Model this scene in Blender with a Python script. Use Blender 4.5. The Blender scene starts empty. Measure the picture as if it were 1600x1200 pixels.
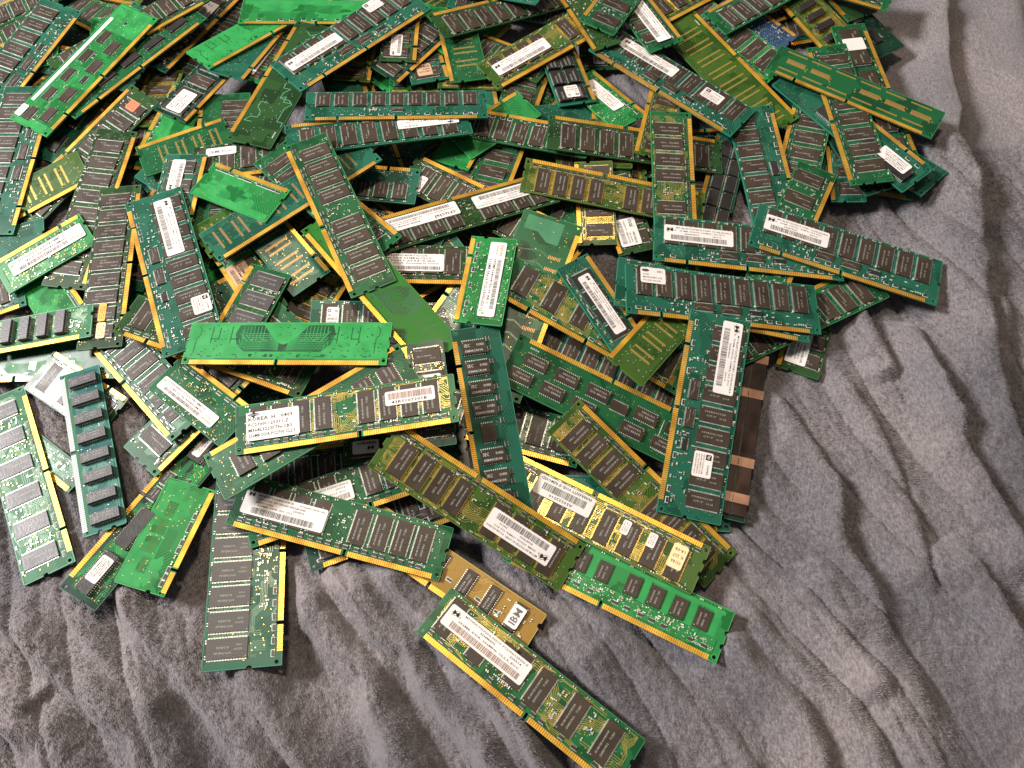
import bpy, math, random
import numpy as np
from mathutils import Vector, Matrix
MM = 0.001
scene = bpy.context.scene
# ------------------------------------------------------------------ camera
cam_d = bpy.data.cameras.new("camera"); cam = bpy.data.objects.new("camera", cam_d)
scene.collection.objects.link(cam); scene.camera = cam
cam.location = (0, 0, 0.48); cam.rotation_euler = (math.radians(24), 0, 0)
cam_d.sensor_width = 36; cam_d.lens = 27; cam_d.clip_start = 0.01; cam_d.clip_end = 50
# ------------------------------------------------------------------ light
world = bpy.data.worlds.new("World"); scene.world = world; world.use_nodes = True
bg = world.node_tree.nodes["Background"]; bg.inputs[0].default_value = (0.95, 0.90, 0.89, 1); bg.inputs[1].default_value = 0.135
def area(name, loc, target, size, power, col, sy=None):
    l = bpy.data.lights.new(name, 'AREA'); l.energy = power; l.color = col; l.size = size
    if sy: l.shape = 'RECTANGLE'; l.size_y = sy
    o = bpy.data.objects.new(name, l); scene.collection.objects.link(o); o.location = loc
    o.rotation_euler = (Vector(target) - Vector(loc)).to_track_quat('-Z', 'Y').to_euler()
    return o
area("ceiling_lamp", (-0.12, 0.66, 1.45), (-0.03, 0.15, 0), 0.18, 9.5, (1.0, 0.82, 0.60))
area("window_light", (-1.58, 0.52, 1.34), (0, 0.1, 0), 0.40, 66.0, (1.0, 0.96, 0.94))
scene.view_settings.view_transform = 'Standard'; scene.view_settings.look = 'None'
scene.view_settings.exposure = 0.28; scene.view_settings.gamma = 1.0
try: scene.cycles.max_bounces = 6
except Exception: pass

# ------------------------------------------------------------------ materials
def mat(name, col, rough=0.5, metal=0.0, coat=0.0, spec=0.5, sheen=0.0):
    m = bpy.data.materials.new(name); m.use_nodes = True
    b = m.node_tree.nodes["Principled BSDF"]
    b.inputs['Base Color'].default_value = (*col, 1); b.inputs['Roughness'].default_value = rough
    b.inputs['Metallic'].default_value = metal; b.inputs['Coat Weight'].default_value = coat
    b.inputs['Coat Roughness'].default_value = 0.25
    b.inputs['Specular IOR Level'].default_value = spec; b.inputs['Sheen Weight'].default_value = sheen
    return m
def N(m, t, **k):
    n = m.node_tree.nodes.new(t)
    for a, v in k.items(): setattr(n, a, v)
    return n
def vary(m, scale, amt, rough_amt=0.1, bump=0.0, bscale=800):
    """slow variation of colour and gloss over the piece, from object space noise"""
    nt = m.node_tree; b = nt.nodes["Principled BSDF"]; L = nt.links
    tc = N(m, 'ShaderNodeTexCoord'); oi = N(m, 'ShaderNodeObjectInfo')
    add = N(m, 'ShaderNodeVectorMath', operation='ADD'); L.new(tc.outputs['Object'], add.inputs[0])
    mul = N(m, 'ShaderNodeMath', operation='MULTIPLY'); mul.inputs[1].default_value = 3.0; L.new(oi.outputs['Random'], mul.inputs[0])
    L.new(mul.outputs[0], add.inputs[1])
    no = N(m, 'ShaderNodeTexNoise'); no.inputs['Scale'].default_value = scale; no.inputs['Detail'].default_value = 4
    L.new(add.outputs[0], no.inputs['Vector'])
    base = tuple(b.inputs['Base Color'].default_value)
    mix = N(m, 'ShaderNodeMix', data_type='RGBA')
    mix.inputs[6].default_value = tuple(c * (1 - amt) for c in base[:3]) + (1,)
    mix.inputs[7].default_value = tuple(min(1, c * (1 + amt)) for c in base[:3]) + (1,)
    mr = N(m, 'ShaderNodeMapRange'); mr.inputs[1].default_value = 0.35; mr.inputs[2].default_value = 0.65
    L.new(no.outputs[0], mr.inputs[0]); L.new(mr.outputs[0], mix.inputs[0]); L.new(mix.outputs[2], b.inputs['Base Color'])
    r0 = b.inputs['Roughness'].default_value
    mr2 = N(m, 'ShaderNodeMapRange'); mr2.inputs[1].default_value = 0.3; mr2.inputs[2].default_value = 0.7
    mr2.inputs[3].default_value = max(0.05, r0 - rough_amt); mr2.inputs[4].default_value = r0 + rough_amt
    L.new(no.outputs[0], mr2.inputs[0]); L.new(mr2.outputs[0], b.inputs['Roughness'])
    if bump:
        n2 = N(m, 'ShaderNodeTexNoise'); n2.inputs['Scale'].default_value = bscale; n2.inputs['Detail'].default_value = 3
        L.new(tc.outputs['Object'], n2.inputs['Vector'])
        bp = N(m, 'ShaderNodeBump'); bp.inputs['Strength'].default_value = bump; bp.inputs['Distance'].default_value = 0.0003
        L.new(n2.outputs[0], bp.inputs['Height']); L.new(bp.outputs[0], b.inputs['Normal'])
    return m
#        solder mask base, lighter copper pour, edge
BC = {'w': ((0.006, 0.062, 0.020), (0.018, 0.140, 0.045), (0.03, 0.20, 0.07)),
      'v': ((0.018, 0.055, 0.006), (0.055, 0.115, 0.016), (0.05, 0.15, 0.03)),
      'g': ((0.006, 0.052, 0.018), (0.014, 0.120, 0.040), (0.03, 0.20, 0.07)),
      'b': ((0.008, 0.110, 0.024), (0.026, 0.245, 0.062), (0.04, 0.33, 0.09)),
      't': ((0.006, 0.056, 0.032), (0.022, 0.132, 0.084), (0.02, 0.20, 0.12)),
      'd': ((0.010, 0.034, 0.010), (0.028, 0.085, 0.024), (0.03, 0.12, 0.04)),
      'n': ((0.003, 0.020, 0.012), (0.010, 0.050, 0.030), (0.02, 0.10, 0.05)),
      'y': ((0.022, 0.060, 0.010), (0.070, 0.125, 0.022), (0.10, 0.16, 0.03)),
      'o': ((0.010, 0.070, 0.006), (0.014, 0.120, 0.010), (0.03, 0.17, 0.03)),
      'p': ((0.018, 0.105, 0.045), (0.050, 0.190, 0.095), (0.10, 0.32, 0.18)),
      's': ((0.018, 0.085, 0.085), (0.050, 0.180, 0.140), (0.03, 0.25, 0.14)),
      'u': ((0.015, 0.040, 0.090), (0.050, 0.100, 0.170), (0.05, 0.10, 0.15)),
      'k': ((0.240, 0.135, 0.022), (0.340, 0.215, 0.045), (0.35, 0.30, 0.06))}  # last board: golden glare put into the mask colour
M = {}
for k, (a, bb, e) in BC.items():
    m = mat('solder_mask_' + k, a, 0.38, 0, 0.0, 0.12 if k in 'pso' else 0.26)
    # the mask shows the copper pour under it as a lighter shade: large patches, thin traces
    nt = m.node_tree; b = nt.nodes["Principled BSDF"]; L = nt.links
    tc = N(m, 'ShaderNodeTexCoord'); oi = N(m, 'ShaderNodeObjectInfo')
    add = N(m, 'ShaderNodeVectorMath', operation='ADD'); L.new(tc.outputs['Object'], add.inputs[0])
    mul = N(m, 'ShaderNodeMath', operation='MULTIPLY'); mul.inputs[1].default_value = 5.0; L.new(oi.outputs['Random'], mul.inputs[0]); L.new(mul.outputs[0], add.inputs[1])
    vo = N(m, 'ShaderNodeTexVoronoi', distance='CHEBYCHEV'); vo.inputs['Scale'].default_value = 85; L.new(add.outputs[0], vo.inputs['Vector'])
    bw = N(m, 'ShaderNodeSeparateColor'); L.new(vo.outputs['Color'], bw.inputs[0])
    gt = N(m, 'ShaderNodeMapRange'); gt.inputs[1].default_value = 0.52; gt.inputs[2].default_value = 0.56; L.new(bw.outputs[0], gt.inputs[0])
    wv = N(m, 'ShaderNodeTexWave'); wv.bands_direction = 'DIAGONAL'; wv.inputs['Scale'].default_value = 260; wv.inputs['Distortion'].default_value = 0
    L.new(add.outputs[0], wv.inputs['Vector'])
    g2 = N(m, 'ShaderNodeMapRange'); g2.inputs[1].default_value = 0.45; g2.inputs[2].default_value = 0.55; L.new(wv.outputs['Color'], g2.inputs[0])
    sel = N(m, 'ShaderNodeMapRange'); sel.inputs[1].default_value = 0.48; sel.inputs[2].default_value = 0.52; L.new(bw.outputs[1], sel.inputs[0])
    mm = N(m, 'ShaderNodeMath', operation='MULTIPLY'); L.new(g2.outputs[0], mm.inputs[0]); L.new(sel.outputs[0], mm.inputs[1])
    mx = N(m, 'ShaderNodeMath', operation='MAXIMUM'); L.new(mm.outputs[0], mx.inputs[0]); L.new(gt.outputs[0], mx.inputs[1])
    sc_ = N(m, 'ShaderNodeMath', operation='MULTIPLY'); sc_.inputs[1].default_value = 0.55 if k not in 'k' else 0.25; L.new(mx.outputs[0], sc_.inputs[0])
    mix = N(m, 'ShaderNodeMix', data_type='RGBA'); mix.inputs[6].default_value = (*a, 1); mix.inputs[7].default_value = (*bb, 1)
    L.new(sc_.outputs[0], mix.inputs[0]); L.new(mix.outputs[2], b.inputs['Base Color'])
    no = N(m, 'ShaderNodeTexNoise'); no.inputs['Scale'].default_value = 60; L.new(add.outputs[0], no.inputs['Vector'])
    mr = N(m, 'ShaderNodeMapRange'); mr.inputs[3].default_value = 0.24; mr.inputs[4].default_value = 0.46; L.new(no.outputs[0], mr.inputs[0]); L.new(mr.outputs[0], b.inputs['Roughness'])
    bp = N(m, 'ShaderNodeBump'); bp.inputs['Strength'].default_value = 0.25; bp.inputs['Distance'].default_value = 0.00005
    L.new(mx.outputs[0], bp.inputs['Height']); L.new(bp.outputs[0], b.inputs['Normal'])
    M['mask_' + k] = m
    M['pour_' + k] = vary(mat('copper_pour_' + k, bb, 0.42, 0, 0, 0.2), 90, 0.12)
    M['edge_' + k] = mat('board_edge_' + k, e, 0.5)
    M['trace_' + k] = mat('trace_y', (0.55, 0.40, 0.10), 0.32, 0.6) if k in 'yw' else mat('trace_' + k, (0.22, 0.34, 0.24), 0.6, 0.1) if k in 'p' else mat('trace_' + k, bb, 0.5) if k in 's' else mat('trace_' + k, tuple(min(1, c * 0.55 + d * 0.55) for c, d in zip(a, bb)), 0.34, 0.15, 0.4)  # the gold traces have golden glare put into their colour
M['gold'] = vary(mat('gold_plating', (1.0, 0.44, 0.055), 0.34, 0.60), 70, 0.22, 0.08)
M['tin'] = vary(mat('tin_plating', (0.66, 0.66, 0.62), 0.40, 0.6), 200, 0.15)
M['tindull'] = mat('tin_dull', (0.42, 0.43, 0.42), 0.6, 0.3)
M['pad'] = mat('pad_gold', (0.95, 0.62, 0.16), 0.3, 0.8)
M['padb'] = mat('pad_brown', (0.55, 0.27, 0.09), 0.4, 0.6)
M['chip'] = vary(mat('chip_resin_brown', (0.042, 0.030, 0.021), 0.45, 0, 0, 0.3), 70, 0.18, 0.08, 0.35)
M['chip_sheen'] = vary(mat('chip_resin_sheen', (0.062, 0.059, 0.060), 0.42, 0, 0, 0.4), 70, 0.15, 0.06, 0.35)  # resin greyed: soft sheen of the side light put into the colour
M['chipk'] = vary(mat('chip_resin_black', (0.020, 0.018, 0.017), 0.38), 70, 0.15, 0.06, 0.35)
M['print'] = mat('chip_print', (0.26, 0.245, 0.22), 0.5)
M['printw'] = mat('chip_print_white', (0.42, 0.42, 0.40), 0.5)
M['silk'] = mat('silkscreen_white', (0.66, 0.70, 0.64), 0.5)
M['cap'] = mat('capacitor_ceramic', (0.42, 0.28, 0.15), 0.45)
M['capk'] = mat('resistor_pack', (0.035, 0.03, 0.03), 0.4)
M['capo'] = mat('capacitor_orange', (0.75, 0.30, 0.05), 0.4)
M['white'] = vary(mat('sticker_paper', (0.70, 0.66, 0.635), 0.65, 0, 0, 0.15), 60, 0.05, 0.06)
M['paperg'] = vary(mat('sticker_grey', (0.55, 0.53, 0.50), 0.5), 60, 0.08)
M['papert'] = mat('sticker_tan', (0.52, 0.34, 0.22), 0.6)
M['papery'] = mat('sticker_straw', (0.78, 0.60, 0.33), 0.6)
M['papero'] = mat('sticker_orange', (0.85, 0.35, 0.04), 0.5)
M['paperr'] = mat('sticker_red', (0.70, 0.16, 0.07), 0.5)
M['ink'] = mat('ink_black', (0.035, 0.03, 0.028), 0.8, 0, 0, 0.1)
M['inkb'] = mat('ink_brown', (0.20, 0.10, 0.05), 0.8, 0, 0, 0.1)
M['inko'] = mat('ink_red_orange', (0.75, 0.14, 0.04), 0.6)
M['inku'] = mat('ink_blue', (0.02, 0.16, 0.45), 0.6)
M['inkg'] = mat('ink_green', (0.15, 0.5, 0.1), 0.6)
M['dark'] = mat('hole_shadow', (0.01, 0.012, 0.01), 0.8)
M['spread'] = vary(mat('heat_spreader_brown', (0.030, 0.013, 0.008), 0.35, 0.3), 60, 0.25)
M['copper'] = vary(mat('copper_clip', (0.36, 0.20, 0.13), 0.4, 0.6), 80, 0.15)

# ------------------------------------------------------------------ mesh building, in millimetres
class MB:
    def __init__(s): s.v = []; s.f = []; s.m = []; s.names = []
    def mi(s, n):
        if n not in s.names: s.names.append(n)
        return s.names.index(n)
    def face(s, pts, n):
        i = len(s.v); s.v += pts; s.f.append(tuple(range(i, i + len(pts)))); s.m.append(s.mi(n))
    def box(s, x0, y0, z0, x1, y1, z1, n, ch=0.0, sides=None):
        i = len(s.v)
        s.v += [(x0, y0, z0), (x1, y0, z0), (x1, y1, z0), (x0, y1, z0),
                (x0 + ch, y0 + ch, z1), (x1 - ch, y0 + ch, z1), (x1 - ch, y1 - ch, z1), (x0 + ch, y1 - ch, z1)]
        for q in ((4, 5, 6, 7), (3, 2, 1, 0), (0, 1, 5, 4), (1, 2, 6, 5), (2, 3, 7, 6), (3, 0, 4, 7)):
            s.f.append(tuple(i + k for k in q)); s.m.append(s.mi(n if q == (4, 5, 6, 7) or not sides else sides))
    def rect(s, x0, y0, x1, y1, z, n): s.face([(x0, y0, z), (x1, y0, z), (x1, y1, z), (x0, y1, z)], n)
    def line(s, pts, w, z, n):
        for (a, b), (c, d) in zip(pts, pts[1:]):
            l = math.hypot(c - a, d - b)
            if l < 1e-6: continue
            px, py = -(d - b) / l * w / 2, (c - a) / l * w / 2
            ex, ey = (c - a) / l * w * .2, (d - b) / l * w * .2
            s.face([(a - ex + px * -1, b - ey - py, z), (c + ex - px, d + ey - py, z), (c + ex + px, d + ey + py, z), (a - ex + px, b - ey + py, z)], n)
    def disc(s, x, y, r, z, n, k=10): s.face([(x + r * math.cos(2 * math.pi * i / k), y + r * math.sin(2 * math.pi * i / k), z) for i in range(k)], n)
    def ring(s, x, y, rx, ry, w, z, n, rot=0, k=22, a0=0, a1=2 * math.pi):
        P = []
        for i in range(k + 1):
            t = a0 + (a1 - a0) * i / k
            for q in (0, w): P.append((( rx - q) * math.cos(t), (ry - q) * math.sin(t)))
        c, sn = math.cos(rot), math.sin(rot)
        P = [(x + a * c - b * sn, y + a * sn + b * c, z) for a, b in P]
        for i in range(k):
            s.face([P[2 * i], P[2 * i + 2], P[2 * i + 3], P[2 * i + 1]], n)
    def text(s, body, x, y, w, h, z, n, rot=0, fit=True):
        """text whose lower left corner is x,y, squeezed into w by h; rot in degrees about x,y"""
        V, F, bw, bh = glyphs(body)
        if not F: return
        sx = w / bw; sy = h / bh
        if not fit: sx = sy = min(sx, sy)
        c, sn = math.cos(math.radians(rot)), math.sin(math.radians(rot)); i = len(s.v)
        for a, b in V:
            a *= sx; b *= sy; s.v.append((x + a * c - b * sn, y + a * sn + b * c, z))
        k = s.mi(n)
        for f in F: s.f.append(tuple(i + q for q in f)); s.m.append(k)
    def mesh(s, name):
        me = bpy.data.meshes.new(name)
        me.from_pydata([(a * MM, b * MM, c * MM) for a, b, c in s.v], [], s.f)
        for n in s.names: me.materials.append(M[n])
        me.polygons.foreach_set('material_index', s.m); me.update()
        return me
_gl = {}
def glyphs(body):
    if body not in _gl:
        cu = bpy.data.curves.new('writing', 'FONT'); cu.body = body; cu.resolution_u = 1; cu.size = 1; cu.offset = 0.018
        o = bpy.data.objects.new('writing', cu); me = bpy.data.meshes.new_from_object(o)
        V = [(v.co.x, v.co.y) for v in me.vertices]; F = [tuple(p.vertices) for p in me.polygons]
        if V:
            mx = min(v[0] for v in V); my = min(v[1] for v in V); bw = max(v[0] for v in V) - mx; bh = max(v[1] for v in V) - my
            V = [(a - mx, b - my) for a, b in V]
        else: bw = bh = 1
        bpy.data.objects.remove(o); bpy.data.curves.remove(cu); bpy.data.meshes.remove(me)
        _gl[body] = (V, F, max(bw, 1e-3), max(bh, 1e-3))
    return _gl[body]

T = 1.27                      # board thickness
def arc(cx, cy, r, a0, a1, k=6): return [(cx + r * math.cos(math.radians(a0 + (a1 - a0) * i / k)), cy + r * math.sin(math.radians(a0 + (a1 - a0) * i / k))) for i in range(k + 1)]
GROUPS = {'sdr': [(7.8, 22.6), (24.9, 65), (67.2, 125.4)], 'ddr': [(5, 72.6), (76.4, 128.3)], 'dd2': [(5, 61), (64, 128.3)],
          'so': [(2, 14.5), (17.5, 65.6)], 'som': [(2, 50), (53, 65.6)], 'simm': [(3, 57), (60, 113)], 'full': [(4, 129)]}
def board(L, W, co, groups, seed, notch='dimm'):
    """outline with key slots and side notches, copper traces and vias"""
    R = random.Random(seed)
    o = [(0, 0)]
    gs = GROUPS[groups]
    for (a, b), (c, d) in zip(gs, gs[1:]):
        k = (b + c) / 2; o += [(k - .9, 0), (k - .9, 3.1)] + arc(k, 3.1, .9, 180, 0, 4)[1:-1] + [(k + .9, 3.1), (k + .9, 0)]
    if notch == 'simm': o = o[:]
    o += [(L, 0)]
    ys = [10] if L < 70 else ([17.8] if groups == 'sdr' else [10, 17.8])
    ys = [y for y in ys if y < W - 4]
    for y in ys: o += [(L, y - 1.6)] + arc(L, y, 1.6, 270, 90, 5)[1:-1] + [(L, y + 1.6)]
    o += [(L, W - .6), (L - .6, W), (.6, W), (0, W - .6)]
    if notch != 'simm':
        for y in reversed(ys): o += [(0, y + 1.6)] + [(0 + 1.6 * math.cos(math.radians(t)), y + 1.6 * math.sin(math.radians(t))) for t in (60, 25, -25, -60)] + [(0, y - 1.6)]
    holes = []
    hx = 2.2 if L > 70 else 1.7
    hr = 1.15 if L > 70 else .8
    for cx in (hx, L - hx): holes.append([(cx + hr * math.cos(-t * math.pi / 5), 3 + hr * math.sin(-t * math.pi / 5)) for t in range(10)])
    import bmesh
    bm = bmesh.new(); loops = []
    for lp in [o] + holes:
        vs = [bm.verts.new((x, y, 0)) for x, y in lp]; loops.append(vs)
        for i in range(len(vs)): bm.edges.new((vs[i], vs[(i + 1) % len(vs)]))
    bmesh.ops.triangle_fill(bm, edges=bm.edges[:], use_beauty=True, normal=(0, 0, 1))
    bm.verts.index_update()
    mb = MB(); V = [(v.co.x, v.co.y) for v in bm.verts]; n = len(V)
    mb.v = [(x, y, T) for x, y in V] + [(x, y, 0) for x, y in V]
    for f in bm.faces:
        q = [v.index for v in f.verts]
        if f.normal.z < 0: q.reverse()
        mb.f.append(tuple(q)); mb.m.append(mb.mi('mask_' + co)); mb.f.append(tuple(n + i for i in reversed(q))); mb.m.append(mb.mi('mask_' + co))
    for vs in loops:
        for i in range(len(vs)):
            a, b = vs[i].index, vs[(i + 1) % len(vs)].index
            mb.f.append((n + a, n + b, b, a)); mb.m.append(mb.mi('edge_' + co))
    bm.free()
    for (a, b), (c, d) in zip(o, o[1:] + o[:1]):
        l = math.hypot(c - a, d - b)
        if l > 2: nx, ny = -(d - b) / l * .22, (c - a) / l * .22; mb.line([(a + nx, b + ny), (c + nx, d + ny)], .34, T + .012, 'edge_' + co)  # edge highlight painted on as a thin lighter line
    for cx in (hx, L - hx): mb.ring(cx, 3, hr + .75, hr + .75, .55, T + .02, 'pour_' + co, k=12)
    return mb
def traces(mb, co, R, L, W, nb, x0=4, x1=None, y0=4, y1=None, w=.42, z=T + .025, matn=None):
    x1 = x1 or L - 4; y1 = y1 or W - 1.5
    for _ in range(nb):
        k = R.randint(2, 6); x = R.uniform(x0, x1); y = R.uniform(y0, y1); s = R.choice((-1, 1)); sp = R.choice((.85, 1.0, 1.25))
        a = R.uniform(2, 12); b = R.uniform(1.5, 7); c = R.uniform(2, 14); v = R.random() < .4
        for i in range(k):
            p = [(x, y + i * sp), (x + a - i * sp * .4 * s, y + i * sp), (x + a + b - i * sp * .4 * s, y + i * sp + b * s), (x + a + b + c, y + i * sp + b * s)]
            if v: p = [(x + i * sp, y), (x + i * sp, y + a * .6), (x + i * sp + b * s, y + a * .6 + b), (x + i * sp + b * s, y + a * .6 + b + c * .4)]
            q = []
            for (px, py) in p:
                q.append((min(max(px, x0), x1), min(max(py, y0), y1)))
            mb.line(q, w, z + .004 * (_ % 5), matn or 'trace_' + co)
def vias(mb, R, n, x0, x1, y0, y1, matn='pad', r=.34):
    for _ in range(n):
        x = R.uniform(x0, x1); y = R.uniform(y0, y1); mb.rect(x - r, y - r, x + r, y + r, T + .05 + R.random() * .01, matn)
def contacts(L, groups, metal='gold', h=3.0):
    mb = MB(); pitch = 1.27 if L > 70 else .95; fw = pitch * .78
    for a, b in GROUPS[groups]:
        n = int((b - a) / pitch)
        for i in range(n):
            x = a + (b - a) * (i + .5) / n
            mb.box(x - fw / 2, .0, -.03, x + fw / 2, h, T + .03, metal)
    return mb
def chip(w, h, ht=1.0, legs='x', col='chip', txt=None, pitch=.8, lw=.75, tm='print', vert=True, metal='tin'):
    """a memory chip body with two combs of legs and its printed marks; origin at its lower left on the board top"""
    mb = MB(); z0 = .12
    bx0, bx1, by0, by1 = 0, w, 0, h
    if legs == 'x': bx0, bx1 = lw, w - lw
    elif legs == 'y': by0, by1 = lw, h - lw
    mb.box(bx0, by0, z0, bx1, by1, ht, col, ch=.18)
    if legs == 'x':
        n = int((h - 1) / pitch)
        for i in range(n):
            y = .5 + (h - 1) * (i + .5) / n
            for s in (0, 1):
                xa, xb = (0, bx0 + .05) if s == 0 else (bx1 - .05, w)
                mb.box(xa, y - pitch * .27, 0.0, xb, y + pitch * .27, .42 if ht < 2 else 1.6, metal)
    elif legs == 'y':
        n = int((w - 1) / pitch)
        for i in range(n):
            x = .5 + (w - 1) * (i + .5) / n
            for s in (0, 1):
                ya, yb = (0, by0 + .05) if s == 0 else (by1 - .05, h)
                mb.box(x - pitch * .27, ya, 0.0, x + pitch * .27, yb, .42 if ht < 2 else 1.6, metal)
    mb.disc(bx0 + 1.1, by0 + 1.1, .4, ht + .015, 'print', 8)
    if txt:
        cw, chh = bx1 - bx0, by1 - by0
        if vert:       # reads upwards along the long side
            for i, (t, fx, fy, fw, fh) in enumerate(txt):
                mb.text(t, bx0 + cw * (1 - fy), by0 + chh * fx, chh * fw, cw * fh, ht + .02, tm, rot=90)
        else:
            for t, fx, fy, fw, fh in txt: mb.text(t, bx0 + cw * fx, by0 + chh * fy, cw * fw, chh * fh, ht + .02, tm)
    return mb
TX = {'a': [('48LC16M8A2', .12, .40, .55, .10), ('-75 B', .58, .22, .22, .09), ('M 9922', .12, .78, .22, .10)],
      'nec': [('JAPAN', .12, .72, .22, .11), ('D4564841G5', .12, .45, .6, .11), ('-A10', .5, .25, .2, .10), ('9812', .6, .72, .2, .10)],
      'korea': [('HYUNDAI', .40, .66, .40, .11), ('KOREA', .46, .40, .3, .11), ('HY57V', .14, .5, .2, .10), ('9939', .14, .3, .15, .10)],
      'sec': [('SEC', .10, .52, .24, .24), ('KOREA', .62, .55, .3, .18), ('KM44C4104', .12, .14, .72, .18)],
      'sam': [('K4H560838', .15, .65, .6, .12), ('SAMSUNG', .15, .35, .35, .13), ('TCB3', .6, .35, .2, .12)],
      'inf': [('HYB39S128', .15, .62, .62, .11), ('CT-7', .2, .35, .3, .12), ('0118', .6, .3, .2, .12)]}
def comps(R, L, W, row_y, kind='std', n=None, x0=5, x1=None, top=True, extra=0, ex=None):
    """small capacitors and resistor packs with silver ends"""
    mb = MB(); x1 = x1 or L - 5
    def part(x, y, w, h, c, ver=False):
        if ver: w, h = h, w
        mb.box(x, y, T, x + w, y + h, T + .55, c, ch=.05)
        if ver:
            mb.box(x - .03, y - .25, T, x + w + .03, y + .28, T + .58, 'tin'); mb.box(x - .03, y + h - .28, T, x + w + .03, y + h + .25, T + .58, 'tin')
        else:
            mb.box(x - .25, y - .03, T, x + .28, y + h + .03, T + .58, 'tin'); mb.box(x + w - .28, y - .03, T, x + w + .25, y + h + .03, T + .58, 'tin')
    n = n or int((x1 - x0) / 6.5)
    for i in range(n):
        x = x0 + (x1 - x0) * (i + .3 * R.random()) / n
        if R.random() < .12: continue
        if kind == 'std':
            if R.random() < .65:
                mb.rect(x - .4, row_y - .35, x + 3.6, row_y + 1.75, T + .03, 'silk'); mb.box(x, row_y, T, x + 3.2, row_y + 1.4, T + .5, 'capk')
            else: part(x, row_y, 1.5, .8, 'cap')
        else:
            mb.box(x, row_y, T, x + 3.2, row_y + 1.6, T + .5, 'capk')
            for q in range(4):
                for yy in (row_y - .4, row_y + 1.6): mb.rect(x + .1 + q * .8, yy, x + .6 + q * .8, yy + .45, T + .04, 'tin')
    if top:
        for i in range(int(L / 9)):
            x = 6 + i * 9 + R.uniform(-1, 1); part(min(x, L - 6), W - 1.9, 1.5, .8, R.choice(('cap', 'capk')))
    for _ in range(extra):
        a, b, c, d = R.choice(ex); part(R.uniform(a, c), R.uniform(b, d), 1.3, .7, R.choice(('cap', 'capk', 'cap', 'silk')), R.random() < .5)
    return mb
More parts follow.
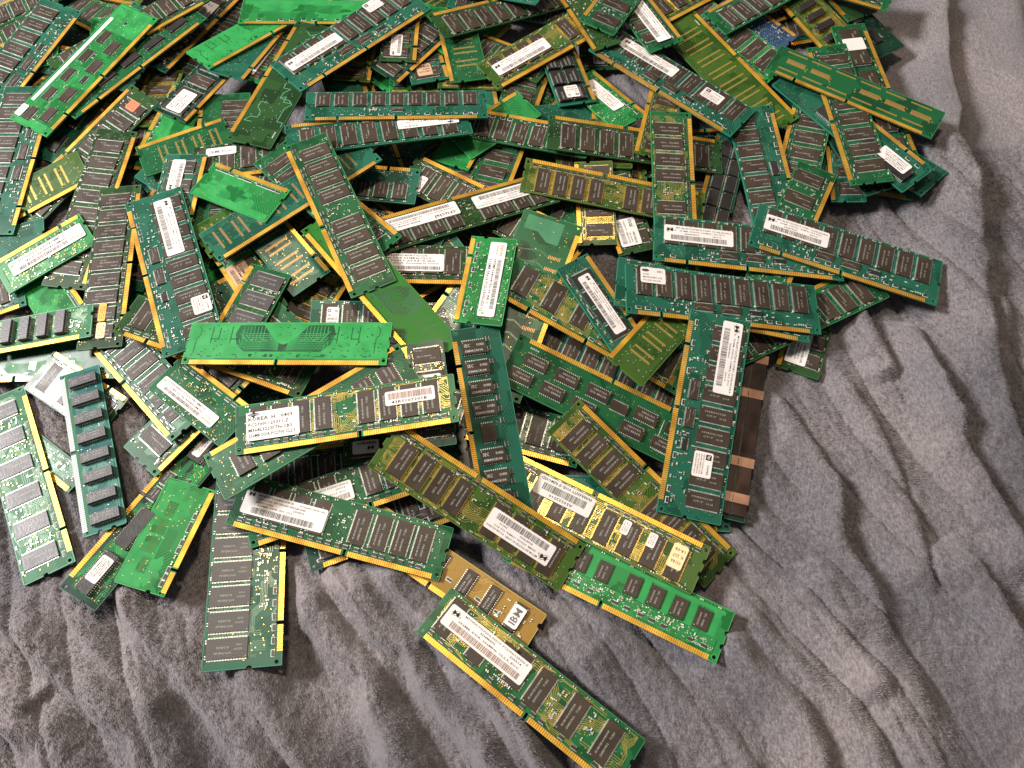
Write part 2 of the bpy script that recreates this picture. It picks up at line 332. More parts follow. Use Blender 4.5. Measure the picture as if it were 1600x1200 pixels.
# ------------------------------------------------------------------ module designs
def vrow(xs, y, w, h): return [(x, y, w, h) for x in xs]
def design(ds, L, W, co):
    """returns (gold groups, list of (part, chipkey, placements), extras(mb,R), comps mesh)"""
    long = L > 70
    sdr = [7 + 13.55 * i for i in range(9)]
    s8 = [10 + 14.6 * i for i in range(8)]
    g8 = [8.5 + 13 * i for i in range(4)] + [73.5 + 13 * i for i in range(4)]
    s6 = [7, 28.5, 50, 71.5, 93, 114]
    h = min(21, W - 9)
    D = dict(groups='sdr' if long else 'so', chips=[], traces=30, vias=170, comps=dict(row_y=4.3), gold='gold')
    band = [(5, W - 3.6, L - 6, W - 2.4), (5, 5.9, L - 6, 6.5)]
    if ds == 'v9': D['chips'] = [('memory_chip', (11.2, h, 1.0, 'x', 'chip', 'nec'), vrow(sdr, 6.8, 0, 0))]; D['comps'] = dict(row_y=4.3, extra=24, ex=band)
    elif ds == 'v9low': D['chips'] = [('memory_chip', (11.0, 14.5, 1.0, 'x', 'chip', 'sam'), vrow(sdr, 13.6, 0, 0)), ('register_chip', (9, 4, .9, 'y', 'chip', None), [(63, 7.2)])]; D['comps'] = dict(row_y=4.3, extra=16, ex=[(42, 8, 60, 11)])
    elif ds == 'v8': D['chips'] = [('memory_chip', (11.4, h, 1.0, 'x', 'chip', 'a'), vrow(s8, 7.2, 0, 0))]; D['groups'] = 'ddr'; D['comps'] = dict(row_y=4.4, kind='packs', extra=30, ex=band)
    elif ds in ('v8g', 'v8s', 'v8x'):
        D['chips'] = [('memory_chip', (11.2, h, 1.0, 'x', 'chip', 'sam'), vrow(g8 if ds != 'v8s' else [9 + 15.2 * i for i in range(8)], 7.4, 0, 0))]; D['groups'] = 'ddr'
        D['comps'] = dict(row_y=4.3, kind='packs', n=22, extra=14, ex=[(61.5, 8, 71, 26), (6, 6, 125, 7)])
    elif ds == 'v6s': D['chips'] = [('memory_chip', (12, h, 1.0, 'x', 'chip' if co != 'p' else 'chip_sheen', 'a'), vrow(s6, 7.4, 0, 0))]; D['comps'] = dict(row_y=4.3, extra=34, ex=[(x + 13, 8, x + 19, 26) for x in s6[:-1]]); D['traces'] = 44; D['vias'] = 220
    elif ds == 'r9': D['chips'] = [('memory_chip', (11.2, 21, 1.0, 'x', 'chip', 'inf'), vrow(sdr, W - 23.6, 0, 0)), ('register_chip', (13.5, 7, 1.0, 'y', 'chip', 'a'), [(46, 7), (64.5, 7)]), ('clock_chip', (8.5, 5, .9, 'y', 'chipk', None), [(84, 7.6)])]; D['comps'] = dict(row_y=4.4, extra=44, ex=[(80, 5, 96, 12), (96, 6, 125, 13), (30, 5, 46, 13), (10, W - 2.4, L - 10, W - 1.8), (8, 14.4, 125, 15)])
    elif ds == 'r8b': D['chips'] = [('memory_chip', (11.2, 18, 1.0, 'x', 'chip', 'a'), vrow(sdr, W - 20, 0, 0)), ('register_chip', (12.5, 6.5, 1.0, 'y', 'chipk', None), [(70, 7)])]; D['comps'] = dict(row_y=4.4, extra=14, ex=[(40, 6, 66, 12)])
    elif ds == 'vright': D['chips'] = [('memory_chip', (10.5, 20, 1.0, 'x', 'chip', 'a'), vrow([8 + 11.8 * i for i in range(10)], W - 21, 0, 0))]; D['comps'] = None
    elif ds == 'hyn8': D['chips'] = [('memory_chip', (13.0, 22.5, 1.0, 'x', 'chip_sheen', 'korea'), vrow([5 + 14.6 * i for i in range(8)], 18.8, 0, 0))]; D['comps'] = dict(row_y=4.6, extra=56, ex=[(30, 8, 100, 16), (48, 8, 80, 16)])
    elif ds == 'tworow':
        D['chips'] = [('memory_chip', (13.5, 9.5, 1.0, 'y', 'chip', None), [(10 + 21.5 * i, 8.0) for i in range(2)] + [(63 + 21.5 * i, 8.0) for i in range(2)]),
                      ('memory_chip', (12.5, 8, 1.0, 'y', 'chip', None), [(5 + 21.5 * i, 22.5) for i in range(5)]), ('clock_chip', (8, 5, .9, 'y', 'chipk', None), [(52, 9)])]
        D['comps'] = dict(row_y=20, top=False, n=7); D['pours'] = [(105, 4, 132, W - 1), (1, 6, 8, W - 3), (20, 19, 60, 21)]
    elif ds in ('edo', 'edob'): D['chips'] = [('memory_chip', (17, 8.5, 1.6, 'y', 'chipk', None), [(8 + 24 * i, 9) for i in range(5)])]; D['comps'] = dict(row_y=20, kind='std', n=6, top=False); D['big'] = [(70, 20, 'capo'), (100, 20, 'capo')] if ds == 'edob' else []
    elif ds == 'soic2':
        P = []
        for x0 in (8, 30, 64, 86, 108):
            P += [(x0, 9), (x0 + 5, 21.5)]
        D['chips'] = [('memory_chip', (16, 9.5, 1.3, 'y', 'chip', 'sec0'), P), ('register_chip', (12, 8, 1.2, 'y', 'chip', None), [(50, 12)])]; D['comps'] = None; D['traces'] = 30
    elif ds == 'soic3': D['chips'] = [('memory_chip', (12.5, 15, 1.6, 'x', 'chip', 'sam'), [(9 + 16.5 * i, 9) for i in range(7)])]; D['comps'] = dict(row_y=26, n=6, top=False); D['groups'] = 'full'; D['traces'] = 40
    elif ds == 'soj8': D['chips'] = [('memory_chip', (7.6, 17.3, 3.5, 'x', 'chip_sheen', None), vrow([7 + 12.6 * i for i in range(5)] + [71 + 12.6 * i for i in range(4)], 5.4, 0, 0))]; D['comps'] = dict(row_y=10, n=2, x0=118, x1=127, top=False, extra=8, ex=[(118, 8, 125, 16)])
    elif ds == 'simm': D['vias'] = 60; D['chips'] = [('memory_chip', (7.8, 17.3, 3.5, 'x', 'chip_sheen', 'korea'), vrow([6 + 14 * i for i in range(8)], 6.2, 0, 0))]; D['groups'] = 'simm'; D['gold'] = 'tindull'; D['comps'] = dict(row_y=5, n=1, top=False); D['strip'] = 1
    elif ds == 'sojd': D['chips'] = [('memory_chip', (7, 16, 3.2, 'x', 'chipk', None), [(10 + 12 * i, 7) for i in range(4)])]; D['comps'] = None
    elif ds == 'tsoj': D['chips'] = [('memory_chip', (16, 15, 2.4, 'x', 'chip', 'a'), [(4 + 21.5 * i, 8) for i in range(6)])]
    elif ds == 'dip3': D['chips'] = [('memory_chip', (26, 12, 3.0, 'y', 'chipk', None), [(6, 14), (36, 14), (66, 14)])]; D['comps'] = dict(row_y=6, n=12, top=False)
    elif ds == 'dip3b': D['chips'] = [('memory_chip', (26, 10.5, 2.6, 'y', 'chipk', None), [(103, 8), (72, 8), (8, 8)]), ('register_chip', (10, 7, 1.2, 'x', 'chipk', 'sec0'), [(46, 4.5), (57.5, 4.5)])]; D['comps'] = dict(row_y=19, n=10, top=False); D['traces'] = 60; D['trw'] = 'pour_b'
    elif ds == 'bga8':
        D['chips'] = [('memory_chip', (8.8, 12, 1.0, None, 'chip', 'sam'), [(10 + 14.2 * i, 13.5) for i in range(4)] + [(71 + 14.2 * i, 13.5) for i in range(4)])]; D['groups'] = 'dd2'
        D['comps'] = dict(row_y=5.5, n=16, kind='packs', extra=40, ex=[(5, 6, 125, 12)]); D['traces'] = 60; D['vias'] = 200; D['tr_y1'] = 12.5; D['pours'] = [(4, 26.5, 129, W - 2.2)] + [(x, 12.8, x + 4.6, 26.5) for x in (4.9, 19.1, 33.3, 47.5, 80.1, 94.3, 108.5, 122.7)]
    elif ds == 'sec8': D['chips'] = [('memory_chip', (10.2, 15.5, 1.6, 'x', 'chip', 'sec'), [(8 + 13.2 * i, 5) for i in range(4)] + [(77 + 13.2 * i, 5) for i in range(4)]), ('register_chip', (13, 9, 1.5, 'x', 'chip', None), [(61, 8)])]; D['comps'] = dict(row_y=21.5, n=16, x1=128, top=False, kind='packs'); D['traces'] = 6; D['tr_y1'] = 20; D['vias'] = 40; D['tr_y1'] = 20
    elif ds in ('so4', 'so4x'): D['chips'] = [('memory_chip', (11.5, min(20, W - 9), 1.0, 'x', 'chip', 'a'), [(3.5 + 15.6 * i, 6.5) for i in range(4)])]; D['comps'] = dict(row_y=4.2, n=8, kind='packs')
    elif ds == 'so4g': D['chips'] = [('memory_chip', (12.5, 21, 1.0, 'x', 'chip_sheen', 'inf'), [(4 + 16 * i, 6.8) for i in range(4)])]; D['comps'] = dict(row_y=4.2, n=8, kind='packs', extra=10, ex=[(16.8, 8, 18.8, 26)])
    elif ds == 'tso': D['chips'] = [('memory_chip', (12, 14, 1.0, 'x', 'chipk', None), [(6 + 13.5 * i, 6) for i in range(4)])]; D['comps'] = dict(row_y=21.5, n=14, top=False)
    elif ds == 'dual4': D['chips'] = [('memory_chip', (14.5, 11, 2.6, 'y', 'chipk', 'sam2'), [(3, 6.5), (3, 18.5), (20, 6.5), (20, 18.5), (37, 6.5), (37, 18.5)])]; D['comps'] = None
    elif ds == 'd2row': D['chips'] = [('memory_chip', (14.5, 9, 1.8, 'y', 'chipk', None), [(6 + 15.6 * i, y) for i in range(8) for y in (4.6, 14.6)])]; D['comps'] = None
    elif ds == 'ibm': D['chips'] = [('memory_chip', (8.4, 16.5, 1.8, 'x', 'chip', 'sec0'), [(12, 6), (28, 6), (44, 6), (60, 6), (80, 6), (97, 6), (114.5, 6)])]; D['comps'] = dict(row_y=10, n=5, top=False, x0=72, x1=126, extra=10, ex=[(108, 6, 112, 20), (124, 6, 128, 18)]); D['traces'] = 10; D['vias'] = 60; D['viam'] = 'capk'
    elif ds == 'sparse':
        D['chips'] = [('memory_chip', (11.5, 22, 1.0, 'x', 'chip', 'sam'), [(5, 6.5), (67, 6.5), (89, 6.5), (111, 6.5)]), ('register_chip', (12.5, 7, 1.0, 'x', 'chip', None), [(42, 20), (52, 9)]), ('memory_chip', (11.5, 8.5, 1.0, 'x', 'chip', None), [(50.5, 20.5), (28, 6)])]
        D['groups'] = 'ddr'; D['comps'] = dict(row_y=4.2, kind='packs', n=18, extra=50, ex=[(20, 8, 40, 26), (80, 8, 86, 26), (102, 8, 108, 26), (42, 7, 60, 9)]); D['vias'] = 260
    elif ds == 'so0': D['comps'] = dict(row_y=5, n=9, extra=16, ex=[(6, 8, 60, 26)]); D['traces'] = 20
    elif ds == 'spreader': D['comps'] = None
    else:       # bare backs
        D['comps'] = None; D['traces'] = 16; D['vias'] = 60
        if ds in ('backmu', 'backsym'): D['groups'] = 'dd2'; D['vias'] = 0; D['traces'] = 0; D['base'] = 1
        if ds == 'backblob': D['traces'] = 8; D['comps'] = dict(row_y=4.2, n=14, top=False); D['groups'] = 'som' if not long else 'dd2'; D['vias'] = 40
        if ds in ('backpads',): D['groups'] = 'so'; D['traces'] = 5; D['comps'] = dict(row_y=4.2, n=14, top=False)
        if ds == 'pads': D['groups'] = 'ddr' if long else 'so'; D['traces'] = 30; D['vias'] = 90
        if ds == 'padrow': D['traces'] = 0; D['vias'] = 8
        if ds == 'back': D['traces'] = 14
        if ds == 'backline': D['traces'] = 0; D['vias'] = 0
    if not long and D['groups'] not in ('so', 'som', 'simm', 'full'): D['groups'] = 'so'
    if not long and ds == 'simm': D['groups'] = 'simm'
    return D
def blob(mb, R, cx, cy, rx, ry, z, n, W, L, k=26):
    pts = []
    ph = [R.uniform(0, 6.28) for _ in range(4)]
    for i in range(k):
        t = 2 * math.pi * i / k; r = 1 + .22 * math.sin(2 * t + ph[0]) + .15 * math.sin(5 * t + ph[1]) + .1 * math.sin(9 * t + ph[2])
        x = round(min(max(cx + rx * r * math.cos(t), 1), L - 1) * 1.2) / 1.2; y = round(min(max(cy + ry * r * math.sin(t), 4.4), W - .6) * 1.2) / 1.2
        pts.append((x, y, z))
    for i in range(k):
        mb.face([(cx, cy, z), pts[i], pts[(i + 1) % k]], n)
def decorate(mb, ds, L, W, co, R):
    P = 'pour_' + co; K = 'trace_' + co; z = T + .02
    if ds in ('backmu', 'backsym'):
        # a pour over the whole back, with darker stepped channels through it
        mb.rect(.8, 4.2, L - .8, W - .6, z, P); dk = 'mask_g'
        dk2 = 'mask_g'
        def u(x, y, s=1): mb.line([(x, y + 9), (x, y), (x + 5 * s, y), (x + 5 * s, y + 8)], .7, z + .03, dk2); mb.line([(x, y + 9), (x, y - 3)], .65, z + .036, dk2)
        for x in (16, 29): u(x, W - 12)
        for x in (L - 20, L - 34): u(x, W - 12, -1) if ds == 'backsym' else None
        for _ in range(60):
            x = R.uniform(5, L - 5); y = R.uniform(5, W - 4); mb.disc(x, y, .55, z + .03, dk2, 8)
        for _ in range(16):
            x = R.uniform(8, L - 12); mb.rect(x, R.choice((5.2, 5.2, 6.4)), x + R.uniform(1.5, 3), 6.1 if R.random() < .5 else 7.2, z + .026, dk2)
        for x in (6, L - 9): mb.line([(x, 8), (x, W - 12), (x + 2, W - 9), (x + 2, W - 5), (x, W - 3)], .6, z + .03, dk2)
        for _ in range(140): x = R.uniform(3, L - 3); y = R.uniform(4.5, W - 2); mb.rect(x, y, x + R.choice((.4, 1.4)), y + .4, z + .026, dk2)
        if ds == 'backsym':
            cx = L * .485; a = 27
            for s in (-1, 1):
                pts = [(cx, 9), (cx + s * 4, 9), (cx + s * 9, 9), (cx + s * 25, 9), (cx + s * 31, 14), (cx + s * 33, W - 8), (cx + s * 31, W - 2), (cx + s * 15, W - 2), (cx + s * 5, 16), (cx, 14)]
                if s < 0: pts.reverse()
                for i in range(1, len(pts) - 1): pass
                c0 = (cx + s * 18, 16)
                for i in range(len(pts)):
                    p, q = pts[i], pts[(i + 1) % len(pts)]; mb.face([(c0[0], c0[1], z + .02), (*p, z + .02), (*q, z + .02)], dk)
                for j in range(9):
                    yy = 11 + j * 1.35; mb.line([(cx + s * 3, 10 + j * .7), (cx + s * (8 + j * .3), yy), (cx + s * (24 + R.uniform(0, 6)), yy), (cx + s * (27 + R.uniform(0, 4)), yy + 3)], .45, z + .05, P)
                for j in range(7):
                    xx = cx + s * (14 + j * 2.3); mb.line([(xx, W - 3), (xx, W - 9 - R.uniform(0, 5)), (xx - s * 4, W - 14)], .45, z + .056, P)
        else:
            for j in range(8):
                yy = 16 + j * 1.5; mb.line([(50 + j, W - 1), (52 + j, yy), (75, yy - 3), (120, yy - 3)], .8, z + .03, dk)
    elif ds == 'backblob':
        for _ in range(3 if L < 70 else 5): blob(mb, R, R.uniform(8, L - 8), R.uniform(9, W - 5), R.uniform(9, 20), R.uniform(4, 9), z + .004 * _, P, W, L)
        mb.rect(2, W - 6, L - 2, W - .8, z + .03, P)
        blob(mb, R, L * .52, W * .6, L * .15, 5, z + .05, 'mask_' + co, W, L)
        for i in range(3):
            x = R.uniform(L * .2, L * .8)
            for j in range(5): mb.rect(x + j * 1.1, 8, x + j * 1.1 + .5, 14, z + .06, K)
    elif ds == 'backpads':
        mb.rect(1, 16, L - 1, W - .8, z, P); blob(mb, R, 12, 14, 8, 5, z + .004, P, W, L); blob(mb, R, 50, 13, 9, 4, z + .004, P, W, L)
        for x, hh in ((10, 6), (22, 9), (34, 9), (45, 6)):
            mb.rect(x - 1, 17, x + 9, 17 + hh, z + .03, 'mask_' + co)
            for j in range(9): mb.rect(x + j * .9, 18 + hh * .2, x + j * .9 + .45, 18 + hh * .2 + 3, z + .05, 'pour_v')
    elif ds == 'backline':
        for _ in range(9):
            x, y = R.uniform(8, L - 30), R.uniform(7, W - 12); p = [(x, y)]
            for q in range(7):
                dx, dy = R.choice(((6, 0), (4, 4), (0, 6), (5, -4), (-3, 4), (8, 0), (0, -5))); p.append((min(max(p[-1][0] + dx, 3), L - 3), min(max(p[-1][1] + dy, 5), W - 2)))
            mb.line(p, .45, z + .004 * _, 'edge_p')
        vias(mb, R, 90, 6, L - 6, 7, W - 4, 'tin', .25)
    elif ds == 'backlite':
        mb.rect(68, 8, L - 4, W - 4, z, 'pour_b') if False else None
        mb.face([(L - 20, 12, z + .03), (L - 3, 12, z + .03), (L - 3, W - 4, z + .03), (L - 14, W - 4, z + .03), (L - 14, W - 14, z + .03), (L - 20, 20, z + .03)], 'pour_p')
        for k in range(10):
            x = L - 28 - k * 9; mb.line([(x, 6), (x - 3, 14), (x + 1, 22), (x - 2, W - 6)], 1.1, z + .03, K)
            for j in range(8): mb.rect(x - 3 + R.uniform(-.2, .2), 7 + j * 1.1, x - .5, 7.5 + j * 1.1, z + .05, 'padb')
    elif ds == 'pads':
        n = 8 if L > 70 else 4; sp = (L - 16) / n
        pm = 'padb' if co in 'ty' and W > 20 else 'pad'
        for i in range(n):
            x = 8 + sp * i
            for s in (0, 1):
                xx = x + s * (sp * .36)
                m_ = int((W - 13) / .85)
                for j in range(m_): mb.rect(xx, 8 + j * .85, xx + 1.5, 8.5 + j * .85, z + .05, pm)
                mb.rect(xx + (1.5 if s else -.6), 8, xx + (2.1 if s else 0), W - 5.4, z + .04, K)
    elif ds == 'padrow':
        for i in range(6):
            x = 8 + 20 * i
            for yy in (10, W - 4):
                for j in range(16): mb.rect(x + j * 1.0, yy - (4 if yy == 10 else 0), x + j * 1.0 + .68, yy + 1.6 - (4 if yy == 10 else 0), z + .05, 'pad')
            if i != 2:
                for q in (13.5, 16.5):
                    for j in range(16): mb.rect(x + 3 + j * .95, q, x + 3 + j * .95 + .66, q + 1.7, z + .05, 'pad')
                mb.rect(x + 3, 15.1, x + 18, 16.3, z + .04, 'padb')
            vias(mb, R, 3, x + 18, x + 20, 12, 17, 'pad', .5)
    elif ds == 'spreader':
        pass
_cache = {}
def build_parts(ds, L, W, co, var):
    key = (ds, round(L), round(W), co, var)
    if key in _cache: return _cache[key]
    R = random.Random(repr(key)); D = design(ds, L, W, co); parts = []
    mb = board(L, W, co, D['groups'], 0, 'simm' if ds == 'simm' else 'dimm')
    for (a, b, c, d) in D.get('pours', []): mb.rect(a, b, c, d, T + .015, 'pour_' + co)
    if D['traces']: traces(mb, co, R, L, W, int(D['traces'] * (1.7 if co in 'wy' else 1.2)), w=.24 if co in 'wy' else .36, y1=D.get('tr_y1'), matn=D.get('trw'))
    if D['vias']: vias(mb, R, D['vias'], 4, L - 4, 4.6, min(W - 1.5, D.get('tr_y1') or 99), D.get('viam', 'pad' if R.random() < .5 else 'tin'), .24)
    decorate(mb, ds, L, W, co, R)
    if ds == 'soic2':
        mb.ring(30, 16, 14, 9, .01, T + .03, 'silk', k=4)
        mb.line([(26, 10), (26, 31), (8, 31)], .4, T + .03, 'silk')
    if D.get('strip'): mb.rect(1, 3.3, L - 1, 4.9, T + .03, 'pour_g')
    if L > 70 and R.random() < .6: mb.text(R.choice(('PC100', '6-115', '94V-0', '0021')), L - 16, W - 4 if ds.startswith('back') else 5, 6, 1.3, T + .06, 'silk')
    parts.append(('circuit_board', mb.mesh('circuit_board'), (0, 0, 0)))
    parts.append(('gold_contacts' if D['gold'] == 'gold' else 'tin_contacts', contacts(L, D['groups'], D['gold'], 3.0 if ds != 'padrow' else 2.6).mesh('contacts'), (0, 0, 0)))
    for name, (w, h, ht, legs, col, tx), pos in D['chips']:
        vert = h > w; txt = TX.get(tx)
        if tx == 'sec0': txt = [('KM48', .15, .5, .4, .2), ('9632', .6, .5, .25, .2), ('V4100BS', .15, .2, .6, .18)]
        if tx == 'sam2': txt = [('SAMSUNG', .1, .6, .5, .16), ('K4S280832', .1, .3, .7, .16)]
        cm = chip(w, h, ht, legs, col, txt, pitch=.8 if ht < 1.3 else 1.27, lw=.75 if ht < 2 else .45, tm='printw' if tx == 'sec' else 'print', vert=vert,
                  metal='pad' if (co == 'y' and ds != 'tsoj') else 'tin').mesh(name)
        for p in pos: parts.append((name, cm, (p[0], p[1], T)))
    if D['comps']:
        q = comps(R, L, W, **D['comps'])      # groups of parts well apart on the board become parts of their own
        fs = sorted(range(len(q.f)), key=lambda i: (q.v[q.f[i][0]][1] > 18, min(q.v[k][0] for k in q.f[i]))); cur = MB(); end = None; hi = False
        for i in fs:
            if (q.v[q.f[i][0]][1] > 18) != hi:
                hi = True
                if cur.f: parts.append(('surface_components', cur.mesh('surface_components'), (0, 0, 0)))
                cur = MB(); end = None
            a = min(q.v[k][0] for k in q.f[i]); b = max(q.v[k][0] for k in q.f[i])
            if end is not None and a > end + 6: parts.append(('surface_components', cur.mesh('surface_components'), (0, 0, 0))); cur = MB(); end = b
            cur.face([q.v[k] for k in q.f[i]], q.names[q.m[i]]); end = b if end is None else max(end, b)
        if cur.f: parts.append(('surface_components', cur.mesh('surface_components'), (0, 0, 0)))
    for (x, y, c) in D.get('big', []):
        q = MB(); q.box(0, 0, 0, 5, 3, 2.2, c, ch=.2); q.box(-.5, .5, 0, .05, 2.5, 1.6, 'tin'); q.box(4.95, .5, 0, 5.5, 2.5, 1.6, 'tin'); parts.append(('capacitor', q.mesh('capacitor'), (x, y, T)))
    if ds == 'spreader':
        q = MB()
        for y in (4, 13.5, 23): q.box(3, y, T, L - 3, y + 8.6, T + 1.6, 'spread', ch=.3)
        q.box(3, 3.9, T, L - 3, 31.7, T + 1.0, 'chipk')
        parts.append(('heat_spreader', q.mesh('heat_spreader'), (0, 0, 0)))
        for x in (18, 44, 92, 116):
            q = MB(); q.box(0, 3.2, 1.62, 6.5, W + .5, 2.0, 'copper', ch=.1); q.box(0, W + .15, -.2, 6.5, W + .5, 1.62, 'copper'); q.disc(4, 9, 1, 2.02, 'dark', 10)
            for yy in (12.9, 22.4): q.box(1.2, yy, 1.99, 5.7, yy + .35, 2.05, 'dark')
            parts.append(('clip', q.mesh('clip'), (x, 0, T)))
    _cache[key] = parts
    return parts
# ------------------------------------------------------------------ stickers
def barcode(mb, R, x, y, w, h, z, n='ink'):
    while w > 0:
        a = R.choice((.22, .3, .5)); mb.rect(x, y, x + min(a, w), y + h, z, n); s = a + R.choice((.2, .3, .4)); x += s; w -= s
def sticker(kind, w, h, R):
    mb = MB(); paper = {'tan': 'papert', 'yels': 'papery', 'warranty': 'paperg', 'redl': 'paperr', 'ora': 'papero', 'blank': 'papert', 'yel': 'papery'}.get(kind, 'white')
    if kind == 'blank': paper = 'white'
    r = min(1.3, h * .2); t = .12
    o = []
    for cx, cy, a in ((w - r, r, -90), (w - r, h - r, 0), (r, h - r, 90), (r, r, 180)): o += arc(cx, cy, r, a, a + 90, 4)
    n = len(o); i = len(mb.v)
    mb.v += [(x, y, t) for x, y in o] + [(x, y, 0) for x, y in o]
    mb.f.append(tuple(range(n))); mb.m.append(mb.mi(paper)); mb.f.append(tuple(range(2 * n - 1, n - 1, -1))); mb.m.append(mb.mi(paper))
    for k in range(n): mb.f.append((n + k, n + (k + 1) % n, (k + 1) % n, k)); mb.m.append(mb.mi(paper))
    z = t + .02
    def em(x, y, s):       # slanted M inside two orbit strokes
        mb.text('M', x, y, s * 1.5, s, z, 'ink'); mb.ring(x + s * .75, y + s * .5, s * 1.25, s * .5, s * .09, z + .005, 'ink', rot=.5, a0=.4, a1=2.8); mb.ring(x + s * .75, y + s * .5, s * 1.25, s * .5, s * .09, z + .005, 'ink', rot=.5, a0=3.6, a1=5.8)
    if kind in ('micron', 'micron2', 'micron3'):
        em(w * .04, h * .60, h * .22)
        mb.text('MT18LSDT3272DG-133B1', w * .17, h * .80, w * .5, h * .10, z, 'ink'); mb.text('PC133R-333-542-A', w * .70, h * .78, w * .27, h * .10, z, 'ink')
        mb.text('US', w * .14, h * .62, w * .04, h * .10, z, 'ink'); mb.text('256MB, SYNCH, 133MHz, CL3, ECC', w * .22, h * .62, w * .66, h * .10, z, 'ink')
        mb.text('BZABP7R003', w * .30, h * .46, w * .2, h * .09, z, 'ink'); mb.text('200114', w * .7, h * .46, w * .12, h * .09, z, 'ink')
        barcode(mb, R, w * .10, h * .10, w * .80, h * .30, z)
    elif kind == 'micorig':
        em(w * .04, h * .78, h * .17)
        mb.text('MT8VDDT3264AG-40BCB', w * .16, h * .84, w * .42, h * .09, z, 'ink'); mb.text('PC3200U-30331-A1', w * .66, h * .82, w * .3, h * .09, z, 'ink')
        mb.text('COUNTRY OF ORIGIN SINGAPORE', w * .16, h * .68, w * .58, h * .09, z, 'ink'); mb.text('CBAHOYO006', w * .14, h * .54, w * .22, h * .09, z, 'ink'); mb.text('200412', w * .6, h * .54, w * .14, h * .09, z, 'ink')
        mb.text('256MB, DDR, 400, CL3', w * .18, h * .41, w * .42, h * .09, z, 'ink'); barcode(mb, R, w * .12, h * .08, w * .76, h * .26, z)
    elif kind == 'micecc':
        em(w * .05, h * .62, h * .20)
        mb.text('MT9VDDT3272AG-335C3  PC2700U-25330-Z', w * .18, h * .82, w * .78, h * .09, z, 'ink'); mb.text('US', w * .12, h * .62, w * .03, h * .09, z, 'ink')
        mb.text('BZABM2R005', w * .4, h * .66, w * .18, h * .09, z, 'ink'); mb.text('200314', w * .76, h * .66, w * .14, h * .09, z, 'ink')
        mb.text('256MB, DDR, 266MHz, CL2.5, ECC', w * .15, h * .46, w * .75, h * .1, z, 'ink'); barcode(mb, R, w * .10, h * .10, w * .84, h * .28, z, 'inkb')
    elif kind == 'micsq': em(w * .2, h * .45, h * .28); barcode(mb, R, w * .1, h * .1, w * .75, h * .22, z)
    elif kind == 'hp':
        mb.box(w * .08, h * .62, z - .02, w * .30, h * .92, z, 'ink'); mb.text('hp', w * .12, h * .67, w * .14, h * .2, z + .015, 'white')
        mb.text('D6098A', w * .5, h * .74, w * .38, h * .12, z, 'ink')
        for i, s in enumerate(('HEWLETT PACKARD 256MB', 'SDRAM DIMM ECC REG', 'ASSY 1818-8148 MADE IN', 'SINGAPORE 0004')): mb.text(s, w * .10, h * (.48 - .13 * i), w * .78, h * .08, z, 'inkb')
    elif kind == 'korea':
        mb.ring(w * .14, h * .91, w * .11, h * .05, w * .10, z, 'ink', k=16); mb.text('SAMSUNG', w * .05, h * .89, w * .18, h * .04, z + .01, 'white')
        mb.text('KOREA  H   0409', w * .04, h * .68, w * .84, h * .14, z, 'ink'); mb.text('PC2700U-25331-Z', w * .04, h * .49, w * .76, h * .12, z, 'ink')
        mb.text('M368L3223FTN-CB3', w * .04, h * .30, w * .82, h * .12, z, 'ink'); mb.text('256MB DDR PC2700 CL2.5', w * .04, h * .11, w * .88, h * .12, z, 'ink')
    elif kind == '43rs': barcode(mb, R, w * .06, h * .40, w * .88, h * .46, z, 'inkb'); mb.text('43RS107201B', w * .12, h * .10, w * .72, h * .22, z, 'ink')
    elif kind in ('samsung', 'samsq', 'samrow'):
        mb.ring(w * (.14 if kind == 'samrow' else .2), h * .80, w * (.06 if kind == 'samrow' else .15), h * .09, w * .06, z, 'inku' if kind == 'samrow' else 'ink', k=14)
        mb.text('0051', w * .66, h * .70, w * .22, h * .16, z, 'ink'); mb.text('KOREA', w * .1, h * .50, w * .24, h * .09, z, 'ink')
        mb.text('M390S3320BT1-C75', w * .1, h * .30, w * .76, h * .12, z, 'ink'); mb.text('PC133R-333-542', w * .1, h * .12, w * .7, h * .1, z, 'ink')
    elif kind == 'warranty': mb.text('A50222510', w * .30, h * .76, w * .42, h * .14, z, 'ink'); barcode(mb, R, w * .12, h * .32, w * .76, h * .36, z); mb.text('WARRANTY VOID IF REMOVED', w * .06, h * .08, w * .9, h * .15, z, 'ink')
    elif kind in ('crucial', 'cruc2'):
        mb.text('crucial', w * .05, h * .66, w * .28, h * .24, z, 'ink'); mb.text('www.crucial.com', w * .52, h * .70, w * .42, h * .15, z, 'ink'); mb.text('1-800-336-8915', w * .52, h * .54, w * .36, h * .08, z, 'ink')
        mb.text('CT3264Z335.16TY   256MB DDR PC2700', w * .05, h * .40, w * .85, h * .09, z, 'ink'); barcode(mb, R, w * .10, h * .10, w * .80, h * .22, z)
    elif kind in ('hynix', 'hynix2'):
        mb.text('hynix', w * .04, h * .62, w * .16, h * .24, z, 'inko'); mb.text('KOREA 08', w * .05, h * .42, w * .12, h * .12, z, 'inko')
        mb.text('512MB 1Rx16 PC2-5300S-555-12', w * .24, h * .10, w * .70, h * .18, z, 'ink'); mb.text('HYMP164S64CP6-Y5 AB-C', w * .24, h * .38, w * .60, h * .16, z, 'ink')
        barcode(mb, R, w * .24, h * .62, w * .66, h * .24, z); mb.disc(w * .96, h * .3, h * .1, z, 'inkg')
    elif kind == 'multi2':
        for i, s in enumerate(('V826632N24SATG-C0', '256MB DDR-333MHz-CL2.5', 'PC2700U-2533-0-A0', '0345-K127605  Assembly in Taiwan')): mb.text(s, w * .05, h * (.84 - .155 * i), w * (.7 + .06 * i), h * .11, z, 'ink')
        barcode(mb, R, w * .05, h * .08, w * .9, h * .20, z)
    elif kind == 'multi':
